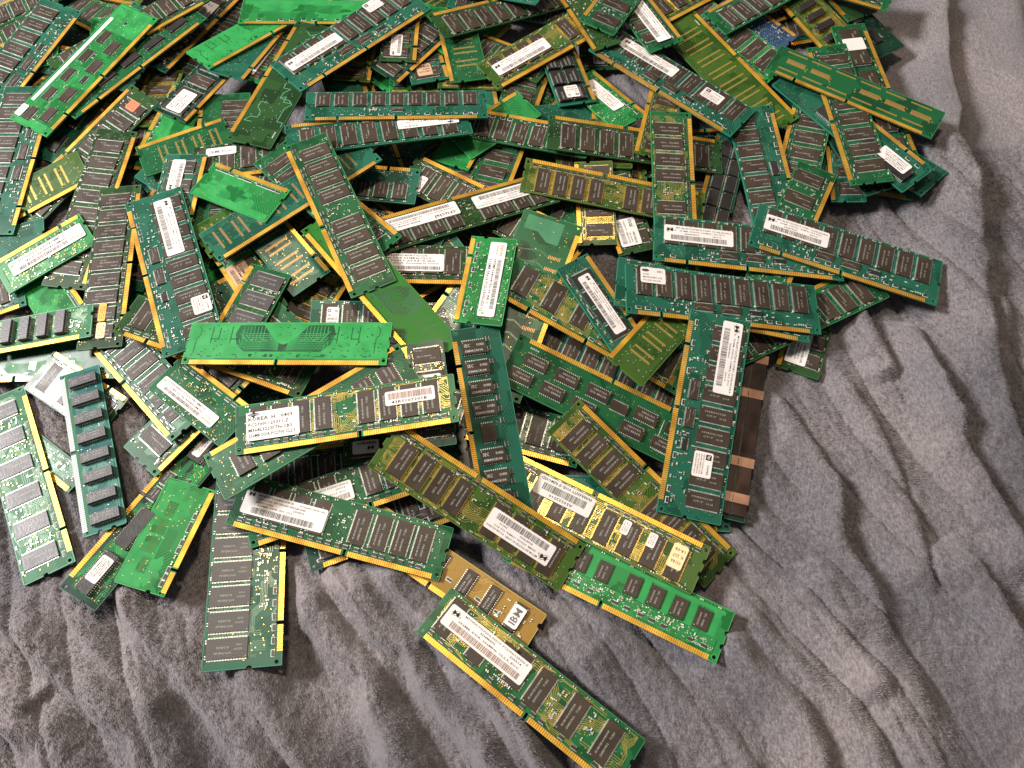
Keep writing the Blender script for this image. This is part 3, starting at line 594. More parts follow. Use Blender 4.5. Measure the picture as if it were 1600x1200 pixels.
        for i, s in enumerate(('TRM ENCODER', 'MH16S72BCFA-7', '128MB SDRAM', '9914 AA PC100', 'ASSEMBLED 0012')): mb.text(s, w * .1, h * (.8 - .16 * i), w * (.6 + .05 * i), h * .10, z, 'inkb' if w > 27 else 'ink')
    elif kind == 'ibm':
        mb.text('IBM', w * .78, h * .14, h * .72, w * .54, z, 'ink', rot=90)
        for i in range(6): mb.box(w * (.22 + .1 * i), h * .08, z - .01, w * (.235 + .1 * i), h * .92, z + .02, 'white')
    elif kind == 'st': mb.text('ST', w * .86, h * .35, w * .08, h * .4, z, 'inku'); barcode(mb, R, w * .3, h * .4, w * .45, h * .4, z, 'inkb'); mb.text('IBM ASSY C2 256M', w * .06, h * .12, w * .7, h * .14, z, 'inkb')
    elif kind == 'hand': mb.text('128 MB  PC133', w * .1, h * .3, w * .75, h * .35, z, 'ink')
    elif kind == 'ncc':
        for i, s in enumerate(('NCC3360ACF', 'NC-1F06', 'PC-100')): mb.text(s, w * (.35 + .25 * i), h * .1, h * .78, w * .16, z, 'ink', rot=90)
    elif kind == 'strip':
        for i in range(28): mb.rect(w * .03 + i * w * .034, h * .1, w * .03 + i * w * .034 + .5, h * .9, z, 'silk')
    elif kind in ('tan',): mb.text('512MB PC2-5300U', w * .1, h * .6, w * .8, h * .14, z, 'ink'); mb.text('HYMP564', w * .1, h * .4, w * .5, h * .12, z, 'ink'); barcode(mb, R, w * .1, h * .1, w * .8, h * .22, z)
    elif kind in ('small', 'yels', 'yel', 'ora', 'redl', 'plain'):
        if kind != 'plain' or h < 12:
            for i in range(3): mb.text(('0318A', 'K 2S7', '14-08')[i], w * .14, h * (.66 - .25 * i), w * .7, h * .14, z, 'inkb')
    return mb
# ------------------------------------------------------------------ the modules
def place_module(ident, O, ux, n, L, W, ds, co, stickers, label, var):
    ux = Vector(ux); n = Vector(n); uy = n.cross(ux); ux = uy.cross(n)
    root = bpy.data.objects.new('memory_module', None); scene.collection.objects.link(root)
    root.empty_display_size = 0.01
    Mx = Matrix((( ux.x, uy.x, n.x, O[0] * MM), (ux.y, uy.y, n.y, O[1] * MM), (ux.z, uy.z, n.z, O[2] * MM), (0, 0, 0, 1)))
    root.matrix_world = Mx
    root['label'] = label; root['category'] = 'memory module'; root['group'] = 'memory modules heaped on the blanket'
    ht = 1.0
    for name, me, pos in build_parts(ds, L, W, co, var):
        o = bpy.data.objects.new(name, me); scene.collection.objects.link(o); o.parent = root
        o.location = (pos[0] * MM, pos[1] * MM, pos[2] * MM)
        if 'chip' in name: ht = max(ht, max(v.co.z for v in me.vertices) / MM if name == 'memory_chip' else 0)
    R = random.Random(ident)
    for kind, x, y, w, h, rot in stickers:
        bare = ds in ('so0',) or kind == 'strip'
        me = sticker(kind, w, h, R).mesh('sticker')
        o = bpy.data.objects.new('sticker', me); scene.collection.objects.link(o); o.parent = root
        o.location = ((x + (w if rot == 180 else (h if rot == 90 else 0))) * MM, (y + (h if rot == 180 else 0)) * MM, (T + (.6 if bare and kind != 'strip' else .03 if bare else ht + .03)) * MM); o.rotation_euler = (0, 0, math.radians(rot))
# id, origin (mm), long axis, normal, length, width, design, board colour, stickers, label, variant
MODULES = [
('f49', (-381.03, 515.07, 5.53), (0.96828, -0.23756, 0.07747), (-0.07633, 0.01402, 0.99698), 67.6, 30, 'so0', 't', [], 'short teal module mostly hidden under the big bright green one with white stripe', 1),
('f29', (-265.89, 358.04, 9.78), (0.70752, 0.70669, 0.0022), (0.01094, -0.01406, 0.99984), 67.6, 30, 'so4', 't', [], 'short teal module mostly hidden under the white dashed bare board, upper left', 1),
('f59', (-77.29, 376.91, 9.96), (-0.34164, 0.93983, -0.00107), (-0.00312, -0.0, 1.0), 133.35, 38, 'r9', 'g', [], 'green module mostly hidden under the long stickered one under nine chip one', 0),
('f54', (-81.8, 148.07, 6.41), (-0.51797, 0.85505, 0.02432), (0.05461, 0.00468, 0.9985), 67.6, 30, 'so0', 't', [], 'short teal module mostly hidden under the KOREA sticker one', 1),
('f48', (-30.65, 578.25, 4.18), (-0.63689, -0.76812, 0.06603), (0.05456, 0.04053, 0.99769), 133.35, 30, 'back', 'b', [], 'bright green module mostly hidden under the faint pad line board, top centre', 0),
('f47', (101.5, 171.28, 12.51), (0.33511, 0.94142, -0.03772), (-0.00156, 0.04059, 0.99917), 133.35, 30, 'v8', 'g', [], 'green module mostly hidden under the nine big chip one', 1),
('f4', (-363.41, 355.03, 11.03), (-0.44277, 0.89614, -0.02975), (-0.06704, -0.0, 0.99775), 67.6, 30, 'so4', 'n', [], 'short near black module mostly hidden under the registered one cut by left edge', 0),
('f28', (-274.55, 327.07, 8.66), (0.00246, -1.0, -5e-05), (0.02031, -0.0, 0.99979), 67.6, 30, 'so0', 'b', [], 'short bright green module mostly hidden under the stickered upright teal one, left', 0),
('f1', (-97.92, 460.31, 14.35), (0.99377, 0.07378, -0.08356), (0.08252, 0.01713, 0.99644), 67.6, 30, 'so4', 'b', [], 'short bright green module mostly hidden under the brown edged board, top centre', 1),
('f9', (137.15, 256.46, 12.37), (0.14757, 0.98886, -0.01965), (-0.03434, 0.02498, 0.9991), 133.35, 30, 'v8g', 't', [], 'teal module mostly hidden under the upright brown chip one, centre right', 1),
('f56', (-241.16, 587.94, 6.99), (-0.38934, -0.92073, 0.02606), (0.00781, 0.02499, 0.99966), 133.35, 30, 'v8', 't', [], 'teal module mostly hidden under the one with blue marked sticker', 1),
('f6', (-311.62, 390.95, 13.14), (0.97955, -0.20075, -0.01354), (0.01094, -0.01406, 0.99984), 133.35, 30, 'edo', 'g', [], 'green module mostly hidden under the white dashed bare board, upper left', 0),
('f32', (-420.3, 569.17, 5.46), (0.9314, -0.35804, 0.0656), (-0.06548, 0.01247, 0.99778), 133.35, 30, 'v9', 'b', [], 'bright green module mostly hidden under the dark one above the white striped one', 1),
('f19', (-386.24, 552.77, 10.3), (0.8304, -0.55378, 0.06142), (-0.06548, 0.01247, 0.99778), 67.6, 30, 'so4', 'g', [], 'short green module mostly hidden under the dark one above the white striped one', 0),
('f46', (-102.36, 283.71, 9.09), (0.97166, -0.23618, -0.01013), (0.00625, -0.01718, 0.99983), 133.35, 30, 'v8g', 't', [], 'teal module mostly hidden under the short upright barcode one at centre', 0),
('f3', (-51.08, 349.34, 11.65), (0.69028, -0.72278, -0.03327), (0.01874, -0.02811, 0.99943), 67.6, 30, 'so4', 'g', [], 'short green module mostly hidden under the one with tiny white sticker, upper centre', 1),
('f58', (-182.16, 247.69, 14.85), (-0.05984, -0.99388, -0.0928), (0.00622, -0.09334, 0.99561), 67.6, 30, 'so0', 'g', [], 'short green module mostly hidden under the butterfly patterned green back', 1),
('f39', (90.4, 385.91, 9.93), (0.46381, -0.88512, 0.03807), (-0.03434, 0.02498, 0.9991), 133.35, 30, 'v8', 'n', [], 'near black module mostly hidden under the upright brown chip one, centre right', 0),
('f25', (147.58, 309.83, 17.3), (-0.7196, 0.6914, -0.06431), (-0.09642, -0.00778, 0.99531), 133.35, 30, 'edo', 'b', [], 'bright green module mostly hidden under the olive golden one, upper centre', 1),
('f41', (-107.92, 436.87, 12.24), (-0.26602, 0.96236, 0.0556), (0.02808, -0.04992, 0.99836), 133.35, 30, 'back', 't', [], 'teal module mostly hidden under the stickered teal one at top centre left', 1),
('f5', (-22.99, 210.74, 9.74), (0.58374, 0.81187, 0.01031), (0.00625, -0.01718, 0.99983), 133.35, 30, 'v9', 'g', [], 'green module mostly hidden under the back with pale green patch', 1),
('f18', (-15.9, 452.32, 10.1), (-0.48079, 0.87648, 0.02475), (0.08252, 0.01713, 0.99644), 67.6, 30, 'so4', 't', [], 'short teal module mostly hidden under the faint pad line board, top centre', 1),
('f50', (-347.09, 509.21, 17.03), (0.99543, 0.09455, -0.01356), (0.01717, -0.03747, 0.99915), 67.6, 30, 'so0', 'b', [], 'short bright green module mostly hidden under the dark one above the white striped one', 1),
('f38', (32.28, 335.39, 13.97), (-0.73082, 0.68257, -0.00054), (0.01094, 0.0125, 0.99986), 133.35, 30, 'pads', 't', [], 'teal module mostly hidden under the one with tiny white sticker, upper centre', 1),
('f45', (48.74, 324.59, 15.54), (-0.05105, 0.99781, -0.04206), (0.0312, 0.04369, 0.99856), 133.35, 30, 'backblob', 'g', [], 'green module mostly hidden under the gold tinted one with white sticker', 1),
('f30', (-105.01, 590.13, 9.4), (0.63971, -0.76859, -0.00559), (0.0125, 0.00312, 0.99992), 133.35, 30, 'pads', 'd', [], 'dark olive module mostly hidden under the faint pad line board, top centre', 1),
('f35', (-25.87, 361.39, 16.82), (0.56093, 0.82684, -0.04102), (0.01093, 0.04215, 0.99905), 133.35, 30, 'v6s', 'b', [], 'bright green module mostly hidden under the long brown chip one at centre top', 0),
('f31', (-160.45, 369.06, 11.18), (-0.69123, -0.72262, -0.00447), (-0.03746, 0.02965, 0.99886), 133.35, 30, 'backblob', 'b', [], 'bright green module mostly hidden under the brownish stickered one in shade', 0),
('f37', (-253.68, 415.34, 18.6), (-0.2645, -0.96246, -0.06093), (-0.04832, -0.04988, 0.99759), 133.35, 30, 'v6s', 't', [], 'teal module mostly hidden under the sideways barcode one above left upright one', 0),
('f36', (-94.7, 191.3, 12.79), (0.86151, 0.50773, 0.00349), (-0.00312, -0.00156, 0.99999), 133.35, 30, 'back', 'b', [], 'bright green module mostly hidden under the short upright barcode one at centre', 1),
('f40', (28.2, 361.08, 19.47), (-0.43876, -0.89806, -0.03119), (0.0312, -0.04991, 0.99827), 133.35, 30, 'edo', 'g', [], 'green module mostly hidden under the short upright barcode one at centre', 0),
('f57', (-381.75, 513.77, 8.94), (0.09219, -0.99573, 0.00403), (-0.04371, -0.0, 0.99904), 133.35, 30, 'v9', 'b', [], 'bright green module mostly hidden under the big bright green one with white stripe', 0),
('f51', (-343.59, 389.05, 12.97), (0.4021, 0.91445, 0.04572), (-0.0, -0.04994, 0.99875), 133.35, 30, 'edo', 't', [], 'teal module mostly hidden under the big bright green one with white stripe', 0),
('f0', (-70.0, 367.51, 18.38), (0.26485, -0.96429, -0.00106), (-0.01875, -0.00625, 0.9998), 133.35, 30, 'v9', 'b', [], 'bright green module mostly hidden under the four line sticker one', 0),
('f15', (213.08, 508.97, 13.72), (0.9846, 0.16676, 0.05248), (-0.04206, -0.06543, 0.99697), 67.6, 30, 'so4', 'g', [], 'short green module mostly hidden under the olive yellow one with standing chips', 0),
('88', (-334.98, 172.55, 8.72), (0.82154, -0.5701, 0.00741), (-0.00469, 0.00625, 0.99997), 67.6, 17, 'pads', 'g', [], 'tiny board corner with yellow pads between the pale module and silver contact one', 0),
('f53', (-159.38, 388.25, 14.33), (-0.16185, -0.98681, 0.00228), (0.01406, -0.0, 0.9999), 133.35, 30, 'backblob', 'g', [], 'green module mostly hidden under the brown padded teal board left of centre', 0),
('f20', (-65.95, 140.82, 9.72), (-0.70756, 0.70424, 0.05838), (0.01871, -0.06392, 0.99778), 67.6, 30, 'so4', 'b', [], 'short bright green module mostly hidden under the KOREA sticker one', 0),
('f23', (-315.54, 553.02, 22.73), (-0.61412, -0.78683, -0.06123), (-0.07943, -0.01557, 0.99672), 133.35, 30, 'v8', 't', [], 'teal module mostly hidden under the one with two orange capacitors', 1),
('f24', (-150.22, 202.37, 17.49), (0.40021, 0.91607, -0.02557), (0.02811, 0.01562, 0.99948), 133.35, 30, 'v6s', 'y', [], 'olive yellow module mostly hidden under the butterfly patterned green back', 0),
('f8', (108.82, 406.48, 14.26), (-0.99233, -0.11965, 0.03116), (0.02496, 0.05303, 0.99828), 67.6, 30, 'so4', 't', [], 'short teal module mostly hidden under the gold tinted one with white sticker', 0),
('f44', (159.75, 616.28, 9.65), (-0.10756, -0.99293, -0.05012), (-0.07627, -0.04203, 0.9962), 67.6, 30, 'so4', 'b', [], 'short bright green module mostly hidden under the small blue board', 0),
('f42', (-128.67, 299.29, 18.99), (-0.87704, 0.48042, -0.00036), (-0.00469, -0.00781, 0.99996), 133.35, 30, 'v8', 'd', [], 'dark olive module mostly hidden under the brownish stickered one in shade', 0),
('f2', (-311.37, 394.09, 15.46), (0.99588, 0.02337, 0.08765), (-0.08715, -0.02179, 0.99596), 67.6, 30, 'so4', 'g', [], 'short green module mostly hidden under the white dashed bare board, upper left', 0),
('f33', (80.58, 561.65, 8.15), (-0.97594, 0.21774, 0.01115), (0.01874, 0.03279, 0.99929), 133.35, 30, 'v9', 't', [], 'teal module mostly hidden under the slanted chip one at top edge', 0),
('f22', (-295.66, 485.41, 11.41), (-0.01037, -0.98944, 0.14455), (-0.074, 0.14492, 0.98667), 67.6, 30, 'so4', 'y', [], 'short olive yellow module mostly hidden under the almost black one with rounded square sticker', 0),
('f26', (-53.47, 286.82, 30.68), (0.48143, -0.86742, -0.12572), (0.0496, -0.11625, 0.99198), 133.35, 30, 'edo', 'n', [], 'near black module mostly hidden under the back with pale green patch', 0),
('f52', (-160.7, 313.36, 21.5), (0.53004, 0.84592, -0.05905), (0.05146, 0.03742, 0.99797), 133.35, 38, 'r9', 'g', [], 'green module mostly hidden under the teal end with diagonal traces', 1),
('f55', (-288.49, 479.02, 26.14), (-0.94379, 0.32303, -0.07016), (-0.07943, -0.01557, 0.99672), 133.35, 30, 'backblob', 'n', [], 'near black module mostly hidden under the big bright green one with white stripe', 0),
('f76', (-73.18, 565.12, 10.5), (-0.33277, -0.93852, 0.09191), (0.02489, 0.08868, 0.99575), 67.6, 30, 'pads', 'b', [], 'short bright green module mostly hidden under the short upright stickered one, top', 1),
('f10', (3.27, 344.71, 19.6), (-0.13472, 0.99006, -0.04029), (0.01093, 0.04215, 0.99905), 133.35, 30, 'back', 't', [], 'teal module mostly hidden under the bright green triangle above two sticker one', 1),
('f65', (9.91, 490.19, 14.84), (-0.99834, 0.05692, 0.00852), (0.01093, 0.04215, 0.99905), 67.6, 30, 'so4', 'y', [], 'short olive yellow module mostly hidden under the faint pad line board, top centre', 1),
('f83', (-310.6, 241.69, 12.12), (0.98187, -0.18906, -0.01333), (0.01718, 0.01874, 0.99968), 67.6, 30, 'so4', 't', [], 'short teal module mostly hidden under the grey brown chip one beside the hollow', 1),
('24', (-290.46, 260.36, 15.69), (-0.63661, 0.76583, -0.09079), (-0.09326, 0.04041, 0.99482), 67.6, 31, 'backblob', 'b', [], 'bright green patterned board glimpsed beneath the far left short module', 0),
('90', (-394.96, 210.06, 7.15), (0.99743, -0.0006, 0.07164), (-0.0714, -0.09002, 0.99338), 133.35, 31, 'backblob', 'g', [], 'mottled green back under the thick chip module at left', 1),
('154', (-476.12, 457.09, 11.93), (0.83578, 0.54302, 0.08122), (-0.0887, -0.01245, 0.99598), 133.35, 31, 'v8', 'd', [], 'dark module far left beneath the extreme corner one', 0),
('f73', (-184.88, 280.68, 22.23), (0.97723, 0.21143, -0.01774), (0.03426, -0.07475, 0.99661), 67.6, 30, 'so0', 'g', [], 'short green module mostly hidden under the brownish stickered one in shade', 0),
('f72', (-267.92, 561.02, 4.89), (0.68333, 0.72864, 0.04632), (-0.0078, -0.05616, 0.99839), 67.6, 30, 'so4g', 't', [], 'short teal module mostly hidden under the one with blue marked sticker', 1),
('155', (195.08, 521.97, 18.69), (0.9181, 0.39513, 0.03125), (-0.0078, -0.06082, 0.99812), 67.6, 31, 'so4', 'n', [('micsq', 25, 10, 12, 8, 0)], 'black board with tiny tilted sticker by the small blue one', 1),
('f80', (-118.99, 561.98, 14.35), (0.02505, -0.9984, 0.05078), (-0.03431, 0.04991, 0.99816), 67.6, 30, 'so4', 'g', [], 'short green module mostly hidden under the short upright stickered one, top', 0),
('f63', (-381.22, 575.53, 14.02), (0.95755, -0.28751, 0.02082), (0.01242, 0.11332, 0.99348), 67.6, 30, 'so4', 'y', [], 'short olive yellow module mostly hidden under the dark one above the white striped one', 1),
('f81', (-198.03, 244.67, 22.39), (0.78451, 0.61982, 0.01952), (0.03426, -0.07475, 0.99661), 67.6, 30, 'so0', 'd', [], 'short dark olive module mostly hidden under the brownish stickered one in shade', 1),
('f68', (-368.66, 513.63, 23.42), (-0.98751, -0.15027, -0.04736), (-0.03739, -0.06854, 0.99695), 67.6, 30, 'so4', 'b', [], 'short bright green module mostly hidden under the chip filled one in the upper left corner', 0),
('f64', (-146.4, 313.02, 28.14), (-0.84668, -0.532, -0.0108), (0.03426, -0.07475, 0.99661), 67.6, 30, 'backblob', 't', [], 'short teal module mostly hidden under the brownish stickered one in shade', 0),
('f61', (-39.39, 214.21, 10.53), (-0.8269, -0.56054, 0.04498), (0.04058, 0.02029, 0.99897), 67.6, 30, 'so4', 'b', [], 'short bright green module mostly hidden under the dark end beside upright lettered one', 1),
('f70', (135.72, 424.03, 9.22), (0.99674, 0.07984, 0.01146), (-0.0125, 0.0125, 0.99984), 67.6, 30, 'so4g', 't', [], 'short teal module mostly hidden under the olive pad board, upper right', 1),
('7', (-275.82, 474.96, 21.13), (0.40541, 0.90947, -0.09221), (0.13154, 0.04178, 0.99043), 133.35, 31, 'v8', 'n', [('st', 45, 8, 42, 11, 0)], 'dark module carrying the white barcode sticker with a blue mark', 1),
('16', (-296.57, 456.93, 26.98), (-0.57811, -0.80892, -0.10691), (-0.06214, -0.087, 0.99427), 133.35, 31, 'v8', 'd', [('redl', 10, 12, 9, 9, 0)], 'dark module with a small red sticker stepping down to the left', 1),
('21', (-461.25, 272.77, 6.11), (0.95883, 0.27381, 0.07533), (-0.07167, -0.02337, 0.99715), 133.35, 31, 'back', 't', [], 'bare teal green board under the left registered module', 1),
('33', (-74.05, 330.75, 19.31), (-0.77802, 0.62709, 0.03796), (0.04371, -0.00624, 0.99902), 133.35, 31, 'v8', 'd', [], 'dark module whose gold edge runs under the two sticker module', 0),
('103b', (-80.0, 249.89, 29.9), (0.84117, 0.53623, 0.06994), (-0.05611, -0.04208, 0.99754), 67.6, 31, 'so4', 't', [('micsq', 12, 16, 18, 10, 0)], 'board with pale sticker glimpsed under the four line sticker module', 0),
('107', (-20.36, 361.91, 21.51), (-0.02879, 0.99805, -0.05542), (0.02495, 0.05614, 0.99811), 67.6, 31, 'so4', 'g', [], 'upright board whose thin gold line shows above the two sticker module', 0),
('138', (-368.16, 333.85, 14.15), (0.8424, 0.52969, 0.099), (-0.06214, -0.087, 0.99427), 67.6, 31, 'pads', 'v', [], 'olive board with golden pads in shade at left', 0),
('144', (-119.36, 83.41, 16.26), (0.93386, 0.35719, -0.01786), (-0.0, 0.04994, 0.99875), 133.35, 28, 'r9', 'n', [], 'black module in the wedge between golden and lower front one', 1),
('145', (-104.92, 110.58, 17.54), (0.8327, -0.55212, 0.04206), (-0.04838, 0.00312, 0.99882), 133.35, 25.4, 'ibm', 'k', [('ibm', 115, 8, 8, 13, 0)], 'board coloured golden for its glare, with three chips, one wearing a big lettered sticker', 0),
('152', (169.42, 388.46, 8.5), (0.97527, -0.22053, 0.01479), (-0.02186, -0.02967, 0.99932), 133.35, 31, 'v8', 't', [], 'dark green board rim lying on the blanket below the right hanging module', 0),
('148', (0.66, 114.19, 16.44), (0.99844, -0.04138, -0.03744), (0.03747, 0.0, 0.9993), 133.35, 31, 'edo', 't', [], 'green scraps with legs under the lower end of the brown heat spreader', 1),
('f60', (-30.06, 301.53, 21.38), (0.70764, 0.70653, -0.00775), (0.01718, -0.00625, 0.99983), 67.6, 30, 'so4', 'g', [], 'short green module mostly hidden under the two sticker module', 0),
('f74', (-206.25, 357.8, 25.02), (-0.83266, 0.55311, -0.02729), (-0.02343, 0.01406, 0.99963), 67.6, 30, 'pads', 't', [], 'short teal module mostly hidden under the sideways barcode one above left upright one', 1),
('f78', (-68.7, 328.75, 36.01), (-0.4329, -0.89962, -0.0573), (-0.06079, -0.03429, 0.99756), 67.6, 30, 'pads', 't', [], 'short teal module mostly hidden under the olive bare back at centre', 1),
('108', (-5.41, 345.88, 25.23), (0.28323, 0.95718, -0.05982), (-0.0, 0.06238, 0.99805), 67.6, 31, 'so4', 'g', [], 'small module end with one chip left of the olive golden one', 1),
('137', (-265.89, 460.91, 23.98), (-0.18848, -0.98075, -0.05093), (0.05767, 0.04208, 0.99745), 67.6, 31, 'backblob', 'b', [], 'bright green patterned back below the almost black short module', 1),
('2', (-404.6, 412.79, 17.86), (0.39362, 0.91622, 0.07489), (-0.03739, -0.06544, 0.99716), 133.35, 41, 'r9', 't', [], 'teal registered module left of the big bright green board, chips blurred', 0),
('5', (-333.71, 423.5, 25.32), (0.64537, 0.76317, 0.03281), (-0.06548, 0.01247, 0.99778), 133.35, 25.4, 'edob', 'g', [], 'green module with two orange capacitors lying diagonally right of the big green one', 1),
('13', (-241.77, 448.24, 24.76), (0.07763, -0.9967, 0.0237), (0.01562, 0.02499, 0.99957), 133.35, 38, 'vright', 'g', [], 'mid green module with bare left strip and brown chips beside dark outline board', 0),
('15', (-247.36, 416.62, 28.34), (0.47647, 0.87879, -0.02642), (-0.02809, 0.04369, 0.99865), 67.6, 31, 'so4', 'n', [('multi', 5, 9, 22, 14, 0)], 'almost black short module with large rounded square sticker at upper left', 0),
('18', (-299.25, 278.49, 14.72), (0.11992, 0.98941, 0.08175), (0.00156, -0.08253, 0.99659), 133.35, 31, 'v8', 'd', [], 'dark module with dense brown chips above the upside down lettered module', 1),
('52', (212.52, 454.03, 6.73), (0.65869, -0.74551, 0.10173), (-0.12858, 0.02169, 0.99146), 133.35, 31, 'edo', 't', [], 'teal module with long legged black chips under the gold pad board', 1),
('77', (-5.52, 90.63, 17.35), (0.89489, -0.44358, 0.04902), (-0.06547, -0.02182, 0.99762), 133.35, 31, 'bga8', 'b', [], 'bright green module with rounded square chips lying lowest right on the blanket', 0),
('79', (-88.18, 183.72, 15.31), (0.96292, -0.26929, 0.01633), (-0.03737, -0.07319, 0.99662), 133.35, 31, 'v8', 'g', [], 'dark chipped module end in the gap beside the upright teal lettered one', 0),
('85', (-195.9, 188.34, 13.11), (-0.49471, -0.86362, 0.09707), (0.08391, 0.06371, 0.99444), 133.35, 27, 'dip3b', 'n', [('multi', 106, 9.5, 16, 8, 0), ('small', 11, 9.5, 20, 6, 0)], 'dark long module with white chip stickers diagonal at lower left', 1),
('89', (-249.77, 194.92, 17.65), (-0.85044, 0.52592, -0.01245), (-0.06833, -0.08696, 0.99387), 67.6, 31, 'so4', 'd', [('blank', 40, 4, 12, 22, 0)], 'short dark module with blank pinkish sticker behind the silver contact one', 1),
('96', (-132.94, 219.85, 32.18), (0.9995, -0.00205, -0.03149), (0.03099, -0.1255, 0.99161), 133.35, 38, 'r9', 't', [('samsung', 11, 20, 8, 13, 0)], 'teal module with small sticker in shade above the butterfly board', 1),
('101', (-210.67, 300.63, 30.46), (0.5775, -0.81398, -0.06277), (0.02495, -0.05925, 0.99793), 67.6, 25, 'so4', 'b', [('tan', 20, 3, 32, 14, 0)], 'module with brownish sticker in shade behind the chips greyed for sheen', 0),
('103', (-36.52, 276.46, 38.66), (-0.54137, -0.83648, -0.08503), (0.03101, -0.12092, 0.99218), 67.6, 31, 'so0', 't', [], 'teal board with double gold edge left of the central short upright one', 0),
('106', (-32.13, 373.97, 25.77), (0.39843, 0.91578, -0.051), (-0.05134, 0.07778, 0.99565), 67.6, 31, 'back', 'b', [], 'bright green board triangle with gold edge above the two sticker module', 1),
('120', (-49.58, 471.72, 18.65), (-0.27975, 0.9598, 0.02305), (0.06082, -0.00624, 0.99813), 67.6, 31, 'so4', 't', [('tan', 6, 12, 12, 12, 90)], 'board with pinkish brown sticker above the level nine chip one', 1),
('122', (-36.18, 482.55, 19.91), (0.52917, 0.83688, -0.14001), (0.14644, 0.07245, 0.98656), 67.6, 31, 'back', 'b', [], 'bright green scrap with gold edge left of the olive sticker module', 1),
('124', (16.21, 423.79, 23.37), (0.25345, 0.96053, -0.11467), (0.07288, 0.09924, 0.99239), 67.6, 31, 'so4', 'd', [], 'dark chips with gold edge right of the bright green triangle', 1),
('125', (20.12, 405.82, 25.22), (0.9421, 0.25762, -0.21466), (0.21656, 0.02135, 0.97604), 67.6, 31, 'back', 't', [], 'teal board under the short fat black chip module', 0),
('130', (109.37, 384.02, 17.95), (0.99486, 0.0647, -0.07785), (0.0747, 0.0498, 0.99596), 67.6, 31, 'so4', 'n', [('micsq', 32, 16, 14, 10, 0)], 'board with pale sticker glimpsed right of the upright brown chip one', 0),
('151', (241.28, 422.77, 16.43), (-0.05728, -0.99692, -0.05348), (-0.09015, -0.04818, 0.99476), 67.6, 25, 'so4', 't', [], 'teal strip between the dark chips and hanging module at right', 1),
('153', (-221.14, 140.8, 20.66), (0.64184, 0.76364, 0.07003), (-0.04208, -0.05611, 0.99754), 133.35, 31, 'v8', 'g', [], 'module hidden below the left barcode sticker green one', 1),
('156', (221.64, 600.49, 29.79), (0.53442, -0.84356, -0.053), (0.08407, -0.00934, 0.99642), 133.35, 31, 'edo', 'n', [], 'module with long row of black legs along the top right rim', 0),
('157', (288.5, 363.84, 23.24), (-0.31547, 0.94836, -0.03304), (-0.08098, 0.00779, 0.99669), 133.35, 31, 'edo', 'n', [], 'black chipped board tail emerging under the gold pad board end', 1),
('105', (46.24, 319.87, 27.98), (-0.86367, 0.50407, -0.00088), (-0.0374, -0.06233, 0.99735), 133.35, 31, 'v8', 'd', [('small', 115, 15, 6, 14, 0)], 'dark module with little white sticker at its upper end, right of teal end', 0),
('147', (-53.69, 47.83, 31.11), (0.80045, -0.59908, -0.01948), (0.08228, 0.07762, 0.99358), 133.35, 31.5, 'sparse', 'w', [('micecc', 7, 12, 56, 13, 0)], 'lowest green module running off the bottom edge with long sticker', 0),
('32', (-66.62, 372.14, 29.37), (-0.99515, 0.09835, 0.00292), (-0.0, -0.02655, 0.99965), 133.35, 31, 'v9low', 't', [], 'teal module end with diagonal traces and chips below, centre top', 1),
('11', (-192.23, 454.61, 28.26), (0.2808, 0.94955, -0.13967), (0.13091, 0.10627, 0.98568), 67.6, 30, 'so4', 'b', [('plain', 6, 12, 55, 11, 0)], 'short bright green module with white sticker under the upper tilted teal one', 0),
('35', (-99.62, 267.48, 43.19), (0.99956, -0.0048, -0.02941), (0.02963, 0.05458, 0.99807), 133.35, 31, 'v8', 'd', [('multi2', 8, 9, 46, 14, 0)], 'dark level module whose white sticker has four printed lines over barcode', 0),
('70b', (-10.32, 211.0, 31.47), (0.90969, -0.39195, -0.13725), (0.11136, -0.08816, 0.98986), 133.35, 43, 'r9', 't', [], 'blue green module with blue capacitors squeezed under the diagonal centre one', 1),
('122b', (34.72, 489.66, 19.59), (-0.87771, 0.47841, -0.02739), (0.02486, 0.10255, 0.99442), 67.6, 31, 'so4', 'd', [('micsq', 30, 14, 14, 10, 0)], 'board showing only a tilted pale sticker behind the olive sticker module', 1),
('34', (21.71, 372.44, 25.43), (-0.89806, -0.41864, 0.13502), (0.08953, 0.12658, 0.98791), 133.35, 31, 'v8g', 'd', [('crucial', 72, 5, 56, 12, 0), ('micron', 8, 6, 52, 12, 0)], 'dark module with two long white stickers, lettering upside down', 1),
('123', (3.61, 449.65, 27.57), (-0.78632, -0.61739, -0.02308), (-0.02811, -0.00156, 0.9996), 67.6, 31, 'back', 'b', [], 'bright green triangle beneath the lower corner of the olive sticker module', 0),
('11b', (-207.17, 453.44, 33.96), (0.32027, 0.93684, -0.14055), (0.06342, 0.12683, 0.9899), 67.6, 31, 'back', 't', [], 'teal corner with mounting hole below the short bright green module', 0),
('68', (4.86, 184.41, 34.44), (0.3265, 0.94167, 0.08153), (0.02954, -0.09638, 0.99491), 133.35, 42, 'backlite', 'g', [], 'bare green back with pale green patch left of the narrow sticker module', 0),
('4', (-352.83, 460.59, 25.84), (0.78807, 0.61382, 0.04664), (-0.07477, 0.02025, 0.99699), 133.35, 31, 'v8', 'd', [], 'dark module with tall chips behind the upper end of the big bright green one', 0),
('8', (-233.64, 463.19, 36.0), (0.66892, 0.73522, -0.10956), (0.01083, 0.13773, 0.99041), 133.35, 31, 'backmu', 'b', [], 'bright green bare back with stepped traces, top left of the barcode module', 0),
('20', (-359.88, 323.82, 16.55), (0.02637, 0.99764, 0.06334), (-0.0374, -0.06233, 0.99735), 133.35, 41, 'r9', 't', [], 'teal registered module cut by the left edge in the upper half', 0),
